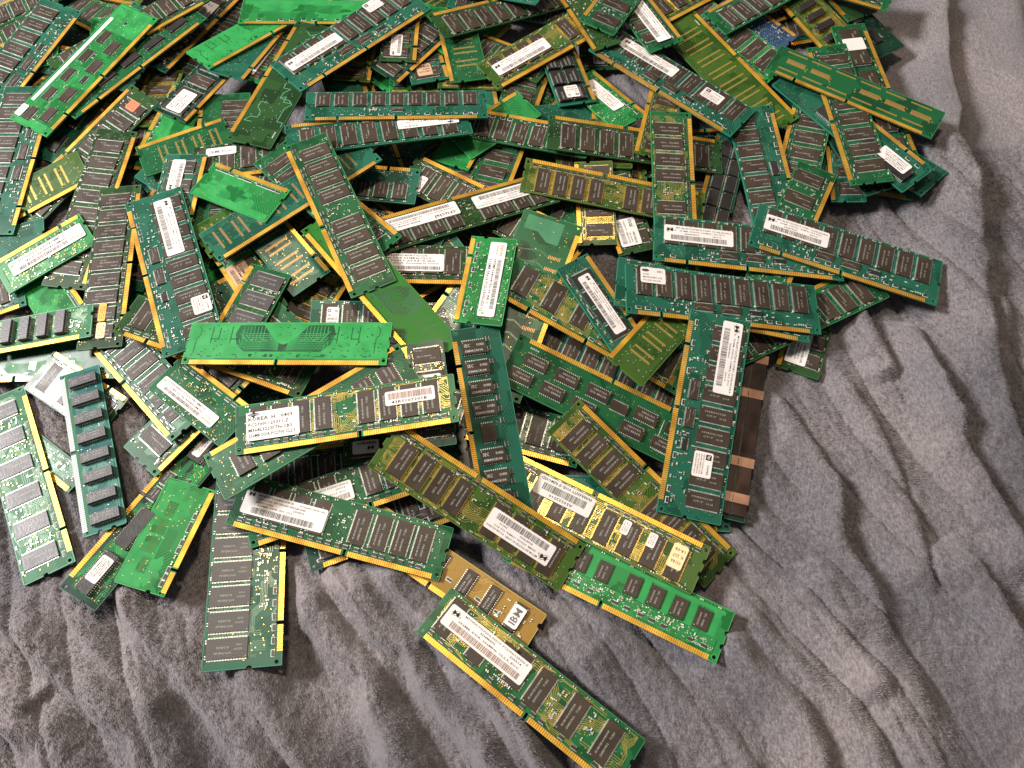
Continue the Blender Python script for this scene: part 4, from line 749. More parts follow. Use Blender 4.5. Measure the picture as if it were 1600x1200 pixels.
('31', (-206.57, 292.21, 33.57), (0.79916, 0.60101, -0.01189), (0.00312, 0.01562, 0.99987), 133.35, 31, 'pads', 'v', [], 'olive board end with gold pads right of the steep module top', 0),
('46', (233.75, 515.3, 21.0), (-0.69823, 0.71485, 0.03811), (-0.0078, -0.06082, 0.99812), 67.6, 25, 'so0', 'u', [], 'small blue circuit board at the top right', 0),
('56', (219.6, 444.21, 21.31), (-0.30669, -0.94486, -0.11478), (-0.12521, -0.0742, 0.98935), 133.35, 31, 'v8', 'g', [], 'darker module with three chips beside the upright teal one at right', 1),
('63', (203.73, 284.48, 9.68), (-0.38151, -0.92434, 0.0066), (-0.02811, 0.01874, 0.99943), 67.6, 29, 'so4', 'd', [('cruc2', 28, 4, 34, 14, 0)], 'short module end with downward reading sticker on the blanket at right', 1),
('70', (-11.11, 255.83, 48.25), (0.87266, -0.44819, -0.19389), (0.14849, -0.13471, 0.9797), 133.35, 31, 'v6s', 'w', [], 'green module with wide spaced chips running diagonally through the centre right', 1),
('83', (-129.05, 30.96, 21.58), (-0.1104, 0.99039, -0.08334), (0.14009, 0.09852, 0.98523), 133.35, 43, 'hyn8', 't', [], 'wide green module pointing straight down onto the blanket, lower left', 1),
('86', (-262.8, 90.69, 12.92), (-0.47568, 0.87926, -0.02495), (-0.00625, 0.02499, 0.99967), 133.35, 31, 'v6s', 'p', [], 'pale shiny green module with widely spaced chips greyed for sheen, lower left edge', 0),
('91', (-306.78, 255.24, 17.23), (0.70674, -0.7036, 0.07396), (-0.09642, 0.00778, 0.99531), 133.35, 31, 'v8', 'g', [], 'module with three big grey brown chips ending beside the blanket hollow at left', 0),
('98', (-125.19, 286.64, 26.53), (-0.65161, 0.74465, 0.14457), (0.09586, -0.10823, 0.98949), 67.6, 31, 'pads', 't', [], 'short bare board with gold pad lines beside the olive bare back', 1),
('118', (-113.18, 467.74, 18.42), (0.09584, 0.99331, 0.06444), (0.00156, -0.07014, 0.99754), 67.6, 31, 'so4', 'y', [], 'brown module with upright gold edge below the upper tilted teal one', 0),
('119', (-90.17, 461.49, 22.7), (0.62722, 0.77843, 0.02558), (-0.00781, -0.02655, 0.99962), 67.6, 31, 'so4', 'n', [], 'dark board seen along its brown edge above the level nine chip one', 1),
('131', (32.65, 366.95, 20.67), (0.9994, -0.02529, -0.02364), (0.02496, 0.05303, 0.99828), 67.6, 31, 'so4x', 'y', [('plain', 26, 14, 13, 10, 0)], 'gold tinted board with white sticker above the olive golden module', 1),
('135', (-219.66, 422.83, 27.57), (-0.89594, -0.44375, 0.01949), (0.00937, 0.02499, 0.99964), 67.6, 31, 'pads', 'g', [], 'bare board with white dashes under its gold edge, upper left', 1),
('143', (-30.81, 177.23, 19.32), (-0.98675, -0.16222, -0.00228), (-0.0, -0.01406, 0.9999), 133.35, 32, 'v8', 'n', [], 'brownish dark chipped module in the shade below the KOREA sticker one', 0),
('149', (112.58, 564.49, 23.88), (0.67218, -0.73923, -0.04136), (-0.04814, -0.09939, 0.99388), 133.35, 31, 'v8', 'b', [], 'module with yellow legged chips and bright green rim left of gold pad board', 0),
('23', (-461.21, 216.2, 8.27), (0.92102, 0.38843, 0.02908), (-0.03747, 0.01405, 0.9992), 133.35, 31, 'v8', 't', [('small', 105, 10, 9, 14, 0)], 'teal module end with pale capacitors at the left edge, above row of tall chips', 1),
('71', (124.84, 177.84, 16.13), (-0.8992, 0.39104, 0.19628), (0.15443, -0.13608, 0.97859), 133.35, 36, 'soic2', 'g', [], 'dark green module with paired rows of small legged chips right of centre', 0),
('121', (-62.4, 527.45, 28.4), (0.20732, -0.97547, -0.07406), (0.04828, -0.06541, 0.99669), 67.6, 31, 'pads', 'g', [], 'green bare board with faint vertical pad lines top centre', 0),
('14', (-230.89, 359.34, 31.32), (0.98933, 0.14548, 0.00827), (-0.00469, -0.02499, 0.99968), 67.6, 31, 'so4', 'd', [('hand', 10, 20, 22, 7, 0)], 'module with handwritten white tape beneath the dark outline board', 1),
('22', (-312.41, 337.95, 22.51), (-0.81273, -0.57771, -0.07561), (-0.03736, -0.07783, 0.99627), 67.6, 30, 'so0', 'b', [('hynix', 3, 8, 56, 12, 0)], 'short bright green module with upside down barcode sticker at far left', 0),
('69b', (59.5, 371.14, 22.97), (0.25044, -0.96117, -0.11589), (0.02483, -0.11329, 0.99325), 67.6, 28, 'so4', 'd', [('cruc2', 40, 4, 22, 15, 0)], 'short module with square white sticker right of the golden brown chips', 1),
('141', (-73.36, 299.52, 49.14), (-0.69338, 0.71287, -0.1051), (-0.09319, 0.05592, 0.99408), 133.35, 31, 'v8', 'g', [], 'module with two wide brown chips left of the steep module top', 0),
('97', (-141.21, 302.42, 51.45), (0.64516, -0.76382, -0.01891), (0.00156, -0.02343, 0.99972), 133.35, 31, 'backsym', 'o', [], 'olive green bare back sliding under the steep eight chip module', 0),
('128', (62.98, 444.74, 16.21), (-0.07539, -0.98963, 0.1223), (-0.03872, 0.12547, 0.99134), 67.6, 31, 'so4', 'y', [('micsq', 5, 8, 12, 11, 90)], 'short olive module with white square sticker above the four broad chips', 1),
('78', (136.43, 96.5, 11.13), (-0.70643, 0.68632, 0.17296), (0.06749, -0.17794, 0.98172), 133.35, 30, 'v8x', 'y', [], 'module tinted golden for glare, with bare chips sloping to the right behind the warranty sticker one', 1),
('1', (-382.65, 598.52, 14.85), (-0.84761, -0.52717, -0.0604), (-0.10549, 0.05585, 0.99285), 133.35, 31, 'v9', 'g', [], 'green module with square chips filling the extreme upper left corner', 1),
('9', (-221.69, 518.73, 30.14), (0.99896, 0.02406, -0.03866), (0.02485, 0.10716, 0.99393), 133.35, 31, 'backblob', 'b', [], 'bare bright green back with dark green patch at the top edge of the photo', 1),
('12', (-174.02, 521.83, 30.16), (-0.27347, -0.9606, 0.04953), (-0.0, 0.05149, 0.99867), 133.35, 36, 'backline', 'd', [], 'dark green bare back with pale looping trace outlines', 1),
('19', (-258.28, 229.58, 24.47), (-0.09835, 0.99515, -0.00154), (-0.01562, -0.0, 0.99988), 133.35, 30, 'v9', 'd', [('yel', 7, 12, 12, 6, 0), ('ora', 20, 13, 14, 5, 0)], 'upright dark module with printed grey chips and tiny yellow and orange stickers', 0),
('39', (61.34, 408.75, 30.58), (-0.96971, 0.24278, -0.02689), (-0.02811, -0.00156, 0.9996), 133.35, 28, 'v9', 'g', [], 'long brown chip module leading right from under the level nine chip one', 0),
('44', (221.05, 427.37, 22.67), (-0.53605, 0.84388, 0.02261), (-0.07304, -0.07304, 0.99465), 133.35, 36, 'pads', 'v', [], 'olive bare board with slanting brown pad rows, upper right', 0),
('47', (222.13, 544.52, 26.43), (0.50108, -0.86349, -0.05751), (-0.06513, -0.1039, 0.99245), 67.6, 31, 'sojd', 'y', [], 'short olive yellow module with standing black chips at upper right', 1),
('48', (303.52, 385.87, 24.82), (-0.14848, 0.98761, 0.05077), (0.00936, -0.04994, 0.99871), 133.35, 28, 'tsoj', 'g', [('plain', 105, 8, 12, 17, 0)], 'narrow module with white covered chip at the right upper rim of the pile', 0),
('54', (307.4, 370.57, 31.32), (-0.59082, 0.80614, -0.03254), (-0.10558, -0.03726, 0.99371), 133.35, 31, 'dip3', 't', [('multi', 10, 12, 26, 10, 0)], 'teal module with cream sticker at the far right tip of the pile', 1),
('67', (85.73, 232.56, 34.55), (-0.52511, 0.83743, 0.15155), (0.14931, -0.08466, 0.98516), 67.6, 25.4, 'tso', 't', [('micron2', 9, 8, 46, 9, 180)], 'narrow teal module with long pinkish sticker on dark chips', 1),
('69', (46.07, 380.81, 27.03), (0.01727, -0.98956, -0.14307), (-0.04171, -0.14368, 0.98875), 67.6, 28, 'so4x', 'y', [], 'short golden brown chip module under the olive golden one', 1),
('84', (-201.14, 67.78, 23.6), (0.26401, 0.96093, -0.08316), (0.087, 0.06214, 0.99427), 67.6, 31, 'backpads', 'b', [], 'short bright green back with pad pattern on blanket at lower left', 0),
('93', (-160.63, 180.86, 32.67), (-0.79854, 0.59955, -0.05368), (-0.03901, 0.03745, 0.99854), 67.6, 31, 'so0', 'g', [('hynix2', 14, 17, 50, 9, 0)], 'short bright green module with barcode sticker left above the KOREA one', 0),
('95', (-74.57, 151.29, 22.63), (-0.11047, 0.97761, 0.17912), (-0.01092, 0.05305, 0.99853), 67.6, 31, 'so4', 'd', [('micsq', 6, 8, 17, 9, 90)], 'short module with sideways sticker peeping under the butterfly board right end', 0),
('116', (107.24, 510.37, 26.24), (0.83223, 0.55413, 0.01817), (0.00936, -0.04682, 0.99886), 133.35, 31, 'v8', 'y', [], 'chips with yellow legs at the top edge left of the olive bare board', 0),
('126', (104.93, 431.5, 21.94), (-0.57756, 0.80678, -0.12467), (-0.03872, 0.12547, 0.99134), 67.6, 31, 'so0', 'b', [('multi', 18, 8, 40, 11, 0)], 'short green module with barcode sticker facing the small hollow of blanket', 1),
('129', (157.73, 416.69, 17.98), (-0.29993, -0.95367, -0.0237), (0.0747, -0.04825, 0.99604), 67.6, 25.4, 'd2row', 't', [], 'module with two columns of black chips right of the upright brown chip one', 0),
('136', (-226.1, 313.03, 30.4), (0.06291, 0.99479, 0.08019), (-0.06375, -0.07618, 0.99505), 67.6, 31, 'so4', 't', [('micron3', 36, 14, 26, 10, 0)], 'short teal module with sideways barcode sticker above left upright one', 0),
('92', (-263.97, 239.7, 27.46), (0.89952, -0.42897, 0.08273), (-0.0388, 0.11018, 0.99315), 67.6, 30, 'so4', 'n', [('ncc', 4, 11, 9, 16, 0)], 'short module with rotated white chip sticker between the two upright ones', 1),
('117', (-76.35, 481.37, 25.76), (0.02371, 0.99879, 0.0431), (0.02497, -0.04369, 0.99873), 67.6, 29, 'so4', 'd', [('micron3', 5, 12, 22, 9, 0)], 'short upright module with sideways sticker right of the upper tilted teal one', 1),
('113', (86.1, 491.23, 9.12), (-0.02727, 0.99778, 0.0608), (-0.0, -0.06082, 0.99815), 67.6, 30, 'so4', 'd', [('micsq', 5, 10, 10, 9, 180)], 'short module end with half hidden sticker above the small hollow of blanket', 1),
('29', (-196.9, 284.68, 40.81), (0.78708, 0.6156, 0.03916), (-0.09319, 0.05592, 0.99408), 133.35, 31, 'pads', 't', [], 'unpopulated green board with brown pad rows left of the steep dark module', 1),
('64', (144.45, 250.2, 16.17), (-0.24975, -0.96825, -0.01122), (-0.03279, -0.00312, 0.99946), 133.35, 32, 'spreader', 'n', [], 'module wrapped in dark brown heat spreader with copper clips', 0),
('76', (117.58, 96.11, 26.17), (-0.88211, 0.4684, -0.04983), (-0.03901, 0.03277, 0.9987), 133.35, 31, 'v8s', 'y', [('warranty', 72, 5, 38, 13, 0), ('small', 30, 8, 9, 5, 90), ('small', 47, 8, 9, 5, 90), ('yels', 11, 7, 9, 15, 0)], 'module tinted golden for glare, with grey warranty sticker and small chip stickers', 1),
('28', (-154.94, 342.37, 42.95), (-0.88652, 0.45217, -0.09812), (-0.08397, 0.05131, 0.99515), 67.6, 31, 'backblob', 'b', [], 'short bare bright green board above the module with brown solder pads', 0),
('3', (-350.26, 404.98, 26.34), (0.48764, 0.8718, 0.04657), (-0.03121, -0.0359, 0.99887), 133.35, 38, 'tworow', 'b', [('strip', 22, 33, 95, 3, 0), ('small', 5, 31, 11, 6, 0)], 'big bright green module with white stripe and two rows of chips', 1),
('36', (141.16, 355.78, 22.85), (-0.98137, 0.17258, 0.08439), (0.07465, -0.0622, 0.99527), 133.35, 29, 'v8g', 'y', [], 'olive golden module with five visible dark chips and gold edge on top', 1),
('38', (-35.1, 425.36, 37.95), (-0.97509, -0.21281, 0.0625), (0.04502, 0.10401, 0.99356), 133.35, 31, 'v8', 't', [('samrow', 8, 10, 45, 9, 0)], 'dark module under the level nine chip one, long white sticker on it', 1),
('40', (159.06, 407.34, 19.79), (-0.9887, 0.06404, 0.13556), (0.13306, -0.04178, 0.99023), 133.35, 31, 'v8', 'd', [], 'dark module with four broad chips pointing to the upright one at right', 0),
('50', (212.03, 642.01, 33.39), (0.46718, -0.88287, -0.0477), (0.08407, -0.00934, 0.99642), 133.35, 31, 'back', 'd', [], 'plain olive green back at the top right rim', 1),
('53', (233.41, 490.75, 31.05), (0.0942, -0.9953, -0.02242), (-0.07011, -0.02804, 0.99714), 133.35, 31, 'v8', 'g', [], 'dark brown chipped module hanging down over the right rim of the pile', 0),
('55', (215.39, 307.15, 12.47), (-0.10879, 0.99029, 0.08652), (-0.02955, -0.09022, 0.99548), 133.35, 36, 'r8b', 't', [], 'upright teal module with small black register chip, right of centre', 0),
('62', (248.02, 299.03, 15.36), (-0.89501, -0.44485, 0.03267), (-0.0, 0.07324, 0.99731), 133.35, 31, 'v8', 'g', [], 'dark chipped module peeking between the two long teal modules at right', 0),
('72', (-38.97, 226.56, 53.13), (0.17999, -0.95927, -0.21773), (0.13958, -0.1942, 0.97098), 133.35, 31, 'sec8', 't', [], 'upright teal module, small lettered chips along its gold left edge, rest bare', 1),
('81', (-155.57, 96.62, 20.98), (0.94459, 0.32742, 0.02314), (0.00312, -0.07944, 0.99684), 133.35, 29, 'v8g', 'g', [('micecc', 25, 9, 42, 12, 0)], 'module with sticker tilting up right, between the KOREA one and lower front one', 1),
('87', (-297.38, 209.51, 19.97), (0.36938, -0.92826, 0.04353), (0.0078, 0.04994, 0.99872), 116, 25.4, 'simm', 's', [], 'blue green single row module with silver contacts and thick black chips', 1),
('94', (-259.56, 233.77, 37.26), (0.93994, -0.33974, -0.03311), (0.0576, 0.06227, 0.9964), 133.35, 31, 'v6s', 'd', [], 'dark module with many tiny white parts just under the level butterfly board', 1),
('100', (-178.81, 289.48, 31.8), (-0.29622, -0.95237, 0.07238), (0.04829, 0.06075, 0.99698), 67.6, 30, 'so4g', 'g', [], 'short green module with two large chips greyed for sheen', 1),
('109', (66.07, 445.47, 20.89), (-0.25521, 0.96686, 0.00714), (0.08098, 0.01401, 0.99662), 67.6, 31, 'dual4', 't', [('samsq', 5, 12, 11, 12, 90)], 'short module with fat black chips and square sticker at upper right of centre', 0),
('57', (180.44, 255.46, 20.96), (0.45981, 0.888, -0.00647), (0.01406, -0.0, 0.9999), 133.35, 30, 'v6s', 'g', [], 'green module with spaced chips standing above the long sticker module at right', 0),
('127', (106.77, 450.56, 28.87), (-0.25408, -0.96601, 0.04765), (0.09794, 0.02332, 0.99492), 67.6, 25, 'so4', 'y', [], 'narrow olive board beside the upright brown chip module', 0),
('42', (60.32, 487.04, 33.0), (0.77354, -0.63325, -0.02514), (0.08699, 0.06369, 0.99417), 133.35, 38, 'r9', 't', [('micron', 14, 20, 52, 12, 0), ('hp', 92, 20, 17, 11, 0)], 'teal module slanting down right with reddish square sticker, upper right', 0),
('66', (104.17, 265.18, 36.99), (-0.65364, -0.75602, 0.03449), (0.10095, -0.04193, 0.99401), 67.6, 29, 'pads', 'v', [], 'bare olive board corner with gold pad rows above the twin row chip module', 0),
('10', (-160.41, 440.49, 35.8), (0.71085, 0.70251, -0.03424), (0.02499, 0.02342, 0.99941), 133.35, 40, 'r9', 't', [('micron', 8, 20, 50, 11, 0), ('hp', 93, 29, 15, 11, 0)], 'teal module with barcode sticker and square sticker, tilted at top centre left', 1),
('25', (-409.87, 217.01, 12.24), (0.98381, 0.13723, 0.11525), (-0.11485, -0.01086, 0.99332), 133.35, 25.4, 'soj8', 'p', [], 'pale green module with thick black standing chips at left edge', 1),
('26', (-273.52, 336.82, 34.7), (0.38604, -0.92196, 0.03089), (-0.0203, 0.02499, 0.99948), 133.35, 40, 'r9', 't', [('micron', 8, 19, 50, 12, 0), ('hp', 97, 26, 14, 12, 0)], 'teal module with sticker lying upright left of centre, touching bare green back', 0),
('30', (-159.91, 370.69, 54.53), (0.427, -0.90399, -0.02185), (0.00156, -0.02343, 0.99972), 133.35, 31, 'v8g', 'g', [], 'steep module with eight bare chips and orange left edge, upper centre', 1),
('41', (131.17, 286.88, 18.72), (0.01987, 0.99085, 0.13348), (0.06027, -0.13445, 0.98909), 133.35, 31, 'v8g', 'w', [], 'upright module with four brown chips and gold right edge at centre right', 1),
('43', (136.5, 496.13, 33.69), (-0.40019, 0.91419, -0.06411), (-0.04679, 0.03743, 0.9982), 133.35, 31, 'v8', 'g', [('micron', 6, 8, 56, 12, 180)], 'green module entering from the top edge, sticker reading downhill', 1),
('45', (270.06, 604.45, 35.37), (-0.85124, -0.51991, -0.07131), (-0.09947, 0.02642, 0.99469), 133.35, 31, 'v8g', 'g', [], 'module with chips and bright green gap at the top right edge', 1),
('51', (182.49, 585.38, 31.49), (0.86583, -0.49517, 0.0717), (-0.08253, -0.0, 0.99659), 133.35, 31, 'v8', 'g', [], 'last green corner touching the blanket at top right edge', 0),
('61', (66.06, 249.76, 44.21), (0.98043, -0.1356, -0.14273), (0.14531, 0.00928, 0.98934), 133.35, 38, 'r9', 't', [], 'teal module almost covered by the nine big chip one on top of it', 1),
('74', (-69.0, 216.52, 52.53), (0.15357, -0.9811, -0.11776), (0.02793, -0.11481, 0.99299), 67.6, 26, 'so4', 'n', [('samsq', 22, 5, 17, 17, 0)], 'short black module standing above the right end of the KOREA sticker one', 1),
('80', (-171.72, 110.36, 25.52), (0.96841, -0.24887, -0.01551), (0.0078, -0.04526, 0.99894), 133.35, 32, 'v8g', 'g', [('micorig', 6, 9, 52, 14, 0)], 'front dark green module with long sticker, lower centre left', 0),
('102', (-26.94, 299.83, 49.18), (-0.14782, -0.9882, 0.04017), (-0.0623, 0.04984, 0.99681), 67.6, 31, 'so0', 'b', [('hynix', 4, 14, 58, 11, 0)], 'short upright bright green module with long barcode sticker at centre', 1),
('110', (-11.01, 453.51, 24.75), (0.83112, 0.5521, 0.06657), (-0.04989, -0.04521, 0.99773), 133.35, 32, 'v8g', 'y', [('micron', 8, 10, 50, 12, 0)], 'olive module with sticker slanting up right at the top centre', 0),
('114', (43.87, 589.59, 11.69), (-0.84276, -0.50704, 0.18076), (0.17202, 0.06451, 0.98298), 133.35, 29, 'v8', 'd', [], 'brown module with slanted chips along the top edge, centre', 0),
('82', (-70.5, 216.55, 54.63), (-0.84933, -0.52139, -0.08241), (-0.06228, -0.05605, 0.99648), 133.35, 32, 'soic3', 'g', [], 'green module with small three leg group chips poking left under the KOREA one', 0),
('27', (-208.55, 208.35, 41.8), (0.99168, -0.06023, 0.11373), (-0.11172, 0.03569, 0.9931), 133.35, 30, 'backsym', 'b', [], 'level bare bright green back with symmetrical butterfly trace pattern', 1),
('37', (-150.72, 400.72, 48.18), (0.99651, 0.06615, -0.05094), (0.04344, 0.11016, 0.99296), 133.35, 30, 'v9low', 't', [], 'level teal module with nine brown chips in a row, upper centre', 0),
('49', (197.57, 468.15, 31.79), (0.83785, -0.54524, 0.02695), (-0.04837, -0.02496, 0.99852), 133.35, 28, 'padrow', 'g', [], 'long bare green board with rows of gold pads, top right of pile', 1),
('75', (43.74, 98.48, 24.13), (-0.83726, 0.50373, 0.21272), (0.13378, -0.1885, 0.97292), 133.35, 32, 'v8g', 'y', [('micron', 14, 11, 44, 13, 0)], 'module tinted with golden glint, crossing the centre with upside down sticker', 0),
('111', (37.67, 544.85, 34.35), (0.39361, -0.91917, 0.01435), (-0.02187, 0.00625, 0.99974), 67.6, 24, 'so0', 'd', [], 'narrow board whose gold edge crosses the olive sticker module', 1),
('115', (33.1, 564.86, 30.28), (-0.89787, 0.41049, -0.15914), (-0.10756, 0.14598, 0.98342), 133.35, 31, 'v8', 't', [], 'teal rim of a module cut off by the top edge', 1),
('60', (73.49, 243.15, 45.61), (0.98853, -0.04295, -0.14479), (0.14531, 0.00928, 0.98934), 133.35, 38, 'r9', 't', [('samsung', 10, 24, 17, 12, 0)], 'teal module with nine big chips and small square white sticker, right of centre', 0),
('58', (97.55, 294.18, 28.56), (0.99421, -0.09248, -0.0547), (0.05304, -0.02028, 0.99839), 133.35, 38, 'r9', 't', [('micron', 7, 17, 49, 13, 0)], 'teal module with white sticker just left of the rightmost long one', 1),
('59', (165.05, 307.43, 27.65), (0.94097, -0.33371, -0.05677), (0.05304, -0.02028, 0.99839), 133.35, 38, 'r9', 't', [('micron', 7, 17, 46, 13, 0)], 'rightmost long teal module, sticker at its left, resting on blanket side', 0),
('65', (116.21, 247.71, 42.82), (-0.21473, -0.96295, -0.16313), (0.0522, -0.1781, 0.98263), 133.35, 40, 'r9', 't', [('micron', 3, 22, 49, 13, 0), ('hp', 91, 17, 16, 12, 0)], 'upright teal module with stickers at the right flank, over the brown heat spreader', 1),
('73', (-162.86, 145.69, 48.27), (0.98865, 0.13475, 0.06642), (-0.06234, -0.03429, 0.99747), 133.35, 31, 'v8g', 'w', [('korea', 7, 7, 32, 18, 0), ('43rs', 91, 16, 30, 9, 0)], 'front green module with large KOREA sticker and small number sticker', 0),
('112', (114.57, 626.43, 28.97), (-0.46454, -0.88003, 0.09878), (0.10088, 0.05587, 0.99333), 133.35, 31, 'v6s', 'g', [], 'module end with one brown chip and notches at the top, right of centre', 0)
]
for i, r in enumerate(MODULES):
    place_module(r[0], r[1], r[2], r[3], r[4], r[5], r[6], r[7], r[8], r[9], r[10])
# ------------------------------------------------------------------ plush blanket
CW = [([(166.0, 210.8), (183.0, 192.5), (207.0, 143.5), (205.1, 106.1), (214.9, 74.7), (228.4, 45.0)], -2.6, 1.6, 2.6), ([(225.0, 218.5), (230.4, 199.5), (248.4, 141.3), (253.2, 104.1), (254.3, 72.8)], -2.0, 1.5, 2.4), ([(275.7, 253.2), (281.9, 199.5), (290.0, 167.5), (302.5, 132.8), (313.3, 104.1), (322.8, 80.5)], -2.8, 1.6, 2.8), ([(271.8, 108.1), (288.5, 76.6), (302.8, 36.0), (314.7, 11.6)], -2.4, 1.5, 2.6), ([(243.8, 273.9), (250.8, 243.1), (258.3, 208.9)], -2.2, 1.4, 2.4), ([(280.5, 260.9), (282.0, 240.6), (284.6, 201.8), (287.1, 167.5)], -2.2, 1.4, 2.4), ([(-326.9, 72.8), (-299.7, 58.5), (-263.4, 33.8), (-249.2, 22.6), (-224.2, 6.5), (-206.8, -3.9), (-194.2, -21.2), (-185.7, -40.4)], 8.8, 4.2, 12), ([(-309.5, 11.6), (-284.7, 1.4), (-259.4, -7.5), (-251.8, -21.2), (-242.0, -40.4)], 6.8, 4.2, 12), ([(-250.8, 100.1), (-229.7, 72.4), (-210.9, 49.0), (-188.1, 32.1), (-172.9, 11.9), (-152.8, -7.5), (-141.5, -21.2), (-129.4, -40.4)], 8.8, 4.2, 12), ([(-170.8, 46.8), (-154.0, 29.9), (-135.1, 4.8), (-115.9, -12.8), (-103.9, -21.2), (-87.2, -40.4)], 7.4, 4.2, 12), ([(-139.4, 104.1), (-125.6, 76.2), (-117.3, 56.7), (-104.0, 41.3), (-85.0, 26.4), (-79.5, 8.2), (-70.9, -5.9), (-62.0, -21.5), (-48.5, -40.4)], 9.5, 4.2, 12), ([(-114.6, 96.1), (-98.8, 74.3), (-78.9, 52.6), (-61.8, 41.3), (-51.1, 22.6), (-41.4, 11.9), (-21.0, -8.5), (-2.8, -34.2)], 8.8, 4.2, 12), ([(-86.5, 92.1), (-70.0, 76.2), (-42.8, 49.0), (-29.3, 28.9), (-2.9, 1.4), (25.6, -31.0)], 6.8, 4.2, 12), ([(-318.5, 43.1), (-281.7, 18.4), (-264.4, 8.2)], 4.7, 4.2, 12), ([(-282.9, 84.3), (-260.0, 61.5), (-238.7, 43.1), (-209.9, 21.9), (-193.2, 1.4)], 4.7, 4.2, 12), ([(-30.7, 84.3), (4.6, 52.2), (38.2, 25.4), (66.6, 1.4), (93.0, -31.0)], 5.4, 4.2, 12), ([(23.3, 69.0), (75.3, 32.4), (109.8, 1.4), (134.5, -34.2)], 6, 16, 7), ([(108.2, 61.5), (131.7, 32.4), (153.3, 11.6), (165.7, -15.1), (169.8, -34.2)], 7, 16, 6), ([(162.0, 213.7), (179.1, 194.8), (203.2, 145.6), (201.0, 108.1), (211.3, 76.6), (224.9, 46.8)], 6, 14, 5), ([(219.7, 218.5), (225.2, 199.5), (243.9, 141.3), (248.4, 104.1), (249.7, 72.8)], 4, 12, 6), ([(270.7, 253.2), (277.1, 199.5), (285.0, 167.5), (297.6, 132.8), (308.5, 104.1), (318.1, 80.5)], 7, 15, 5), ([(267.4, 108.1), (283.8, 76.6), (298.3, 36.0), (310.2, 11.6)], 7, 14, 5), ([(390.7, 684.6), (382.1, 599.7), (365.7, 522.5), (359.5, 472.6), (352.2, 406.5), (347.9, 357.5), (339.7, 300.7), (332.4, 263.5), (326.4, 223.4), (329.6, 176.5), (342.7, 137.1)], -6.5, 3.0, 4.5), ([(382.4, 684.6), (374.2, 599.7), (358.1, 522.5), (352.2, 472.6), (344.7, 406.5), (340.6, 357.5), (332.3, 300.7), (325.1, 263.5), (319.4, 223.4), (323.2, 176.5), (337.7, 137.1)], 10, 22, 3.6), ([(275.9, 260.9), (277.7, 243.1), (280.3, 204.2), (282.9, 167.5)], 4, 8, 4), ([(239.2, 273.9), (246.3, 243.1), (253.0, 208.9)], 5, 9, 4), ([(346.8, 295.2), (342.0, 253.2), (336.8, 204.2), (346.2, 167.5)], 3, 7, 3.5), ([(118.2, 84.3), (144.9, 46.8), (164.6, 25.4), (192.1, -8.5), (201.7, -34.2)], 6, 16, 8), ([(202.1, 46.8), (222.3, 15.0), (230.6, -15.1), (237.1, -34.2)], 5, 14, 8), ([(-289.0, 213.7), (-259.4, 176.5), (-227.3, 141.3), (-187.7, 100.1)], 4, 14, 9), ([(-142.0, 666.9), (-152.1, 583.6), (-172.0, 507.9), (-207.5, 452.2)], 3, 14, 9), ([(445.1, 649.6), (427.1, 537.4), (420.5, 472.6), (404.0, 375.5)], 4, 14, 8), ([(178.5, 92.1), (193.8, 43.1), (206.8, 11.6)], 4, 12, 7)]
def _vn(x,y,s,seed):
    x=x/s;y=y/s
    xi=np.floor(x).astype(np.int64);yi=np.floor(y).astype(np.int64)
    fx=x-xi;fy=y-yi;fx=fx*fx*(3-2*fx);fy=fy*fy*(3-2*fy)
    def h(a,b):
        n=(a*374761393+b*668265263+seed*1442695041)&0xffffffff
        n=((n^(n>>13))*1274126177)&0xffffffff
        return ((n^(n>>16))&0xffff)/65535.
    return (h(xi,yi)*(1-fx)+h(xi+1,yi)*fx)*(1-fy)+(h(xi,yi+1)*(1-fx)+h(xi+1,yi+1)*fx)*fy
AMPF=2.1
def blanket_height(X,Y):
    wx=X+5*(_vn(X,Y,26,1)-.5)+2*(_vn(X,Y,9,2)-.5); wy=Y+5*(_vn(X,Y,26,3)-.5)
    Z=5*_vn(X,Y,110,5)
    u=.87*X+.49*Y+46*_vn(X,Y,170,61)+5*_vn(X,Y,45,62)
    lam=_vn(X*.3,Y*.3,40,63)
    A=np.clip(1.5*_vn(X*1.0+Y*.55,Y*.16-X*.09,34,64)-.25,0,1)
    Z=Z+7.2*A*np.sqrt(np.abs(np.sin(np.pi*u/27.))+.004)+3.2*np.clip(1.6*_vn(X+Y*.55,Y*.2-X*.11,26,66)-.5,0,1)*np.sqrt(np.abs(np.sin(np.pi*(u+6*_vn(X,Y,30,65))/11.5))+.01)
    for pts,amp,sl,sr in CW:
        best=np.full(X.shape,1e9);side=np.zeros(X.shape);tt=np.zeros(X.shape)
        n=len(pts)-1
        for i in range(n):
            ax,ay=pts[i];bx,by=pts[i+1];dx,dy=bx-ax,by-ay;l2=dx*dx+dy*dy
            t=np.clip(((wx-ax)*dx+(wy-ay)*dy)/l2,0,1)
            px=wx-ax-t*dx;py=wy-ay-t*dy;d=np.hypot(px,py)
            s=np.sign(dx*(wy-ay)-dy*(wx-ax))
            m=d<best
            best=np.where(m,d,best);side=np.where(m,s,side);tt=np.where(m,(i+t)/n,tt)
        # crests run top to bottom, light-facing side = -x : cross sign <0 means right? handled below
        left=side<0
        sg=np.where(left,sl,sr)
        fade=np.clip(tt/.18,0,1)*np.clip((1-tt)/.15+.25,0,1)
        Z=Z+AMPF*amp*fade*np.exp(-(best/sg)**2*.5)*(0.8+.4*_vn(X,Y,40,9))
    return Z

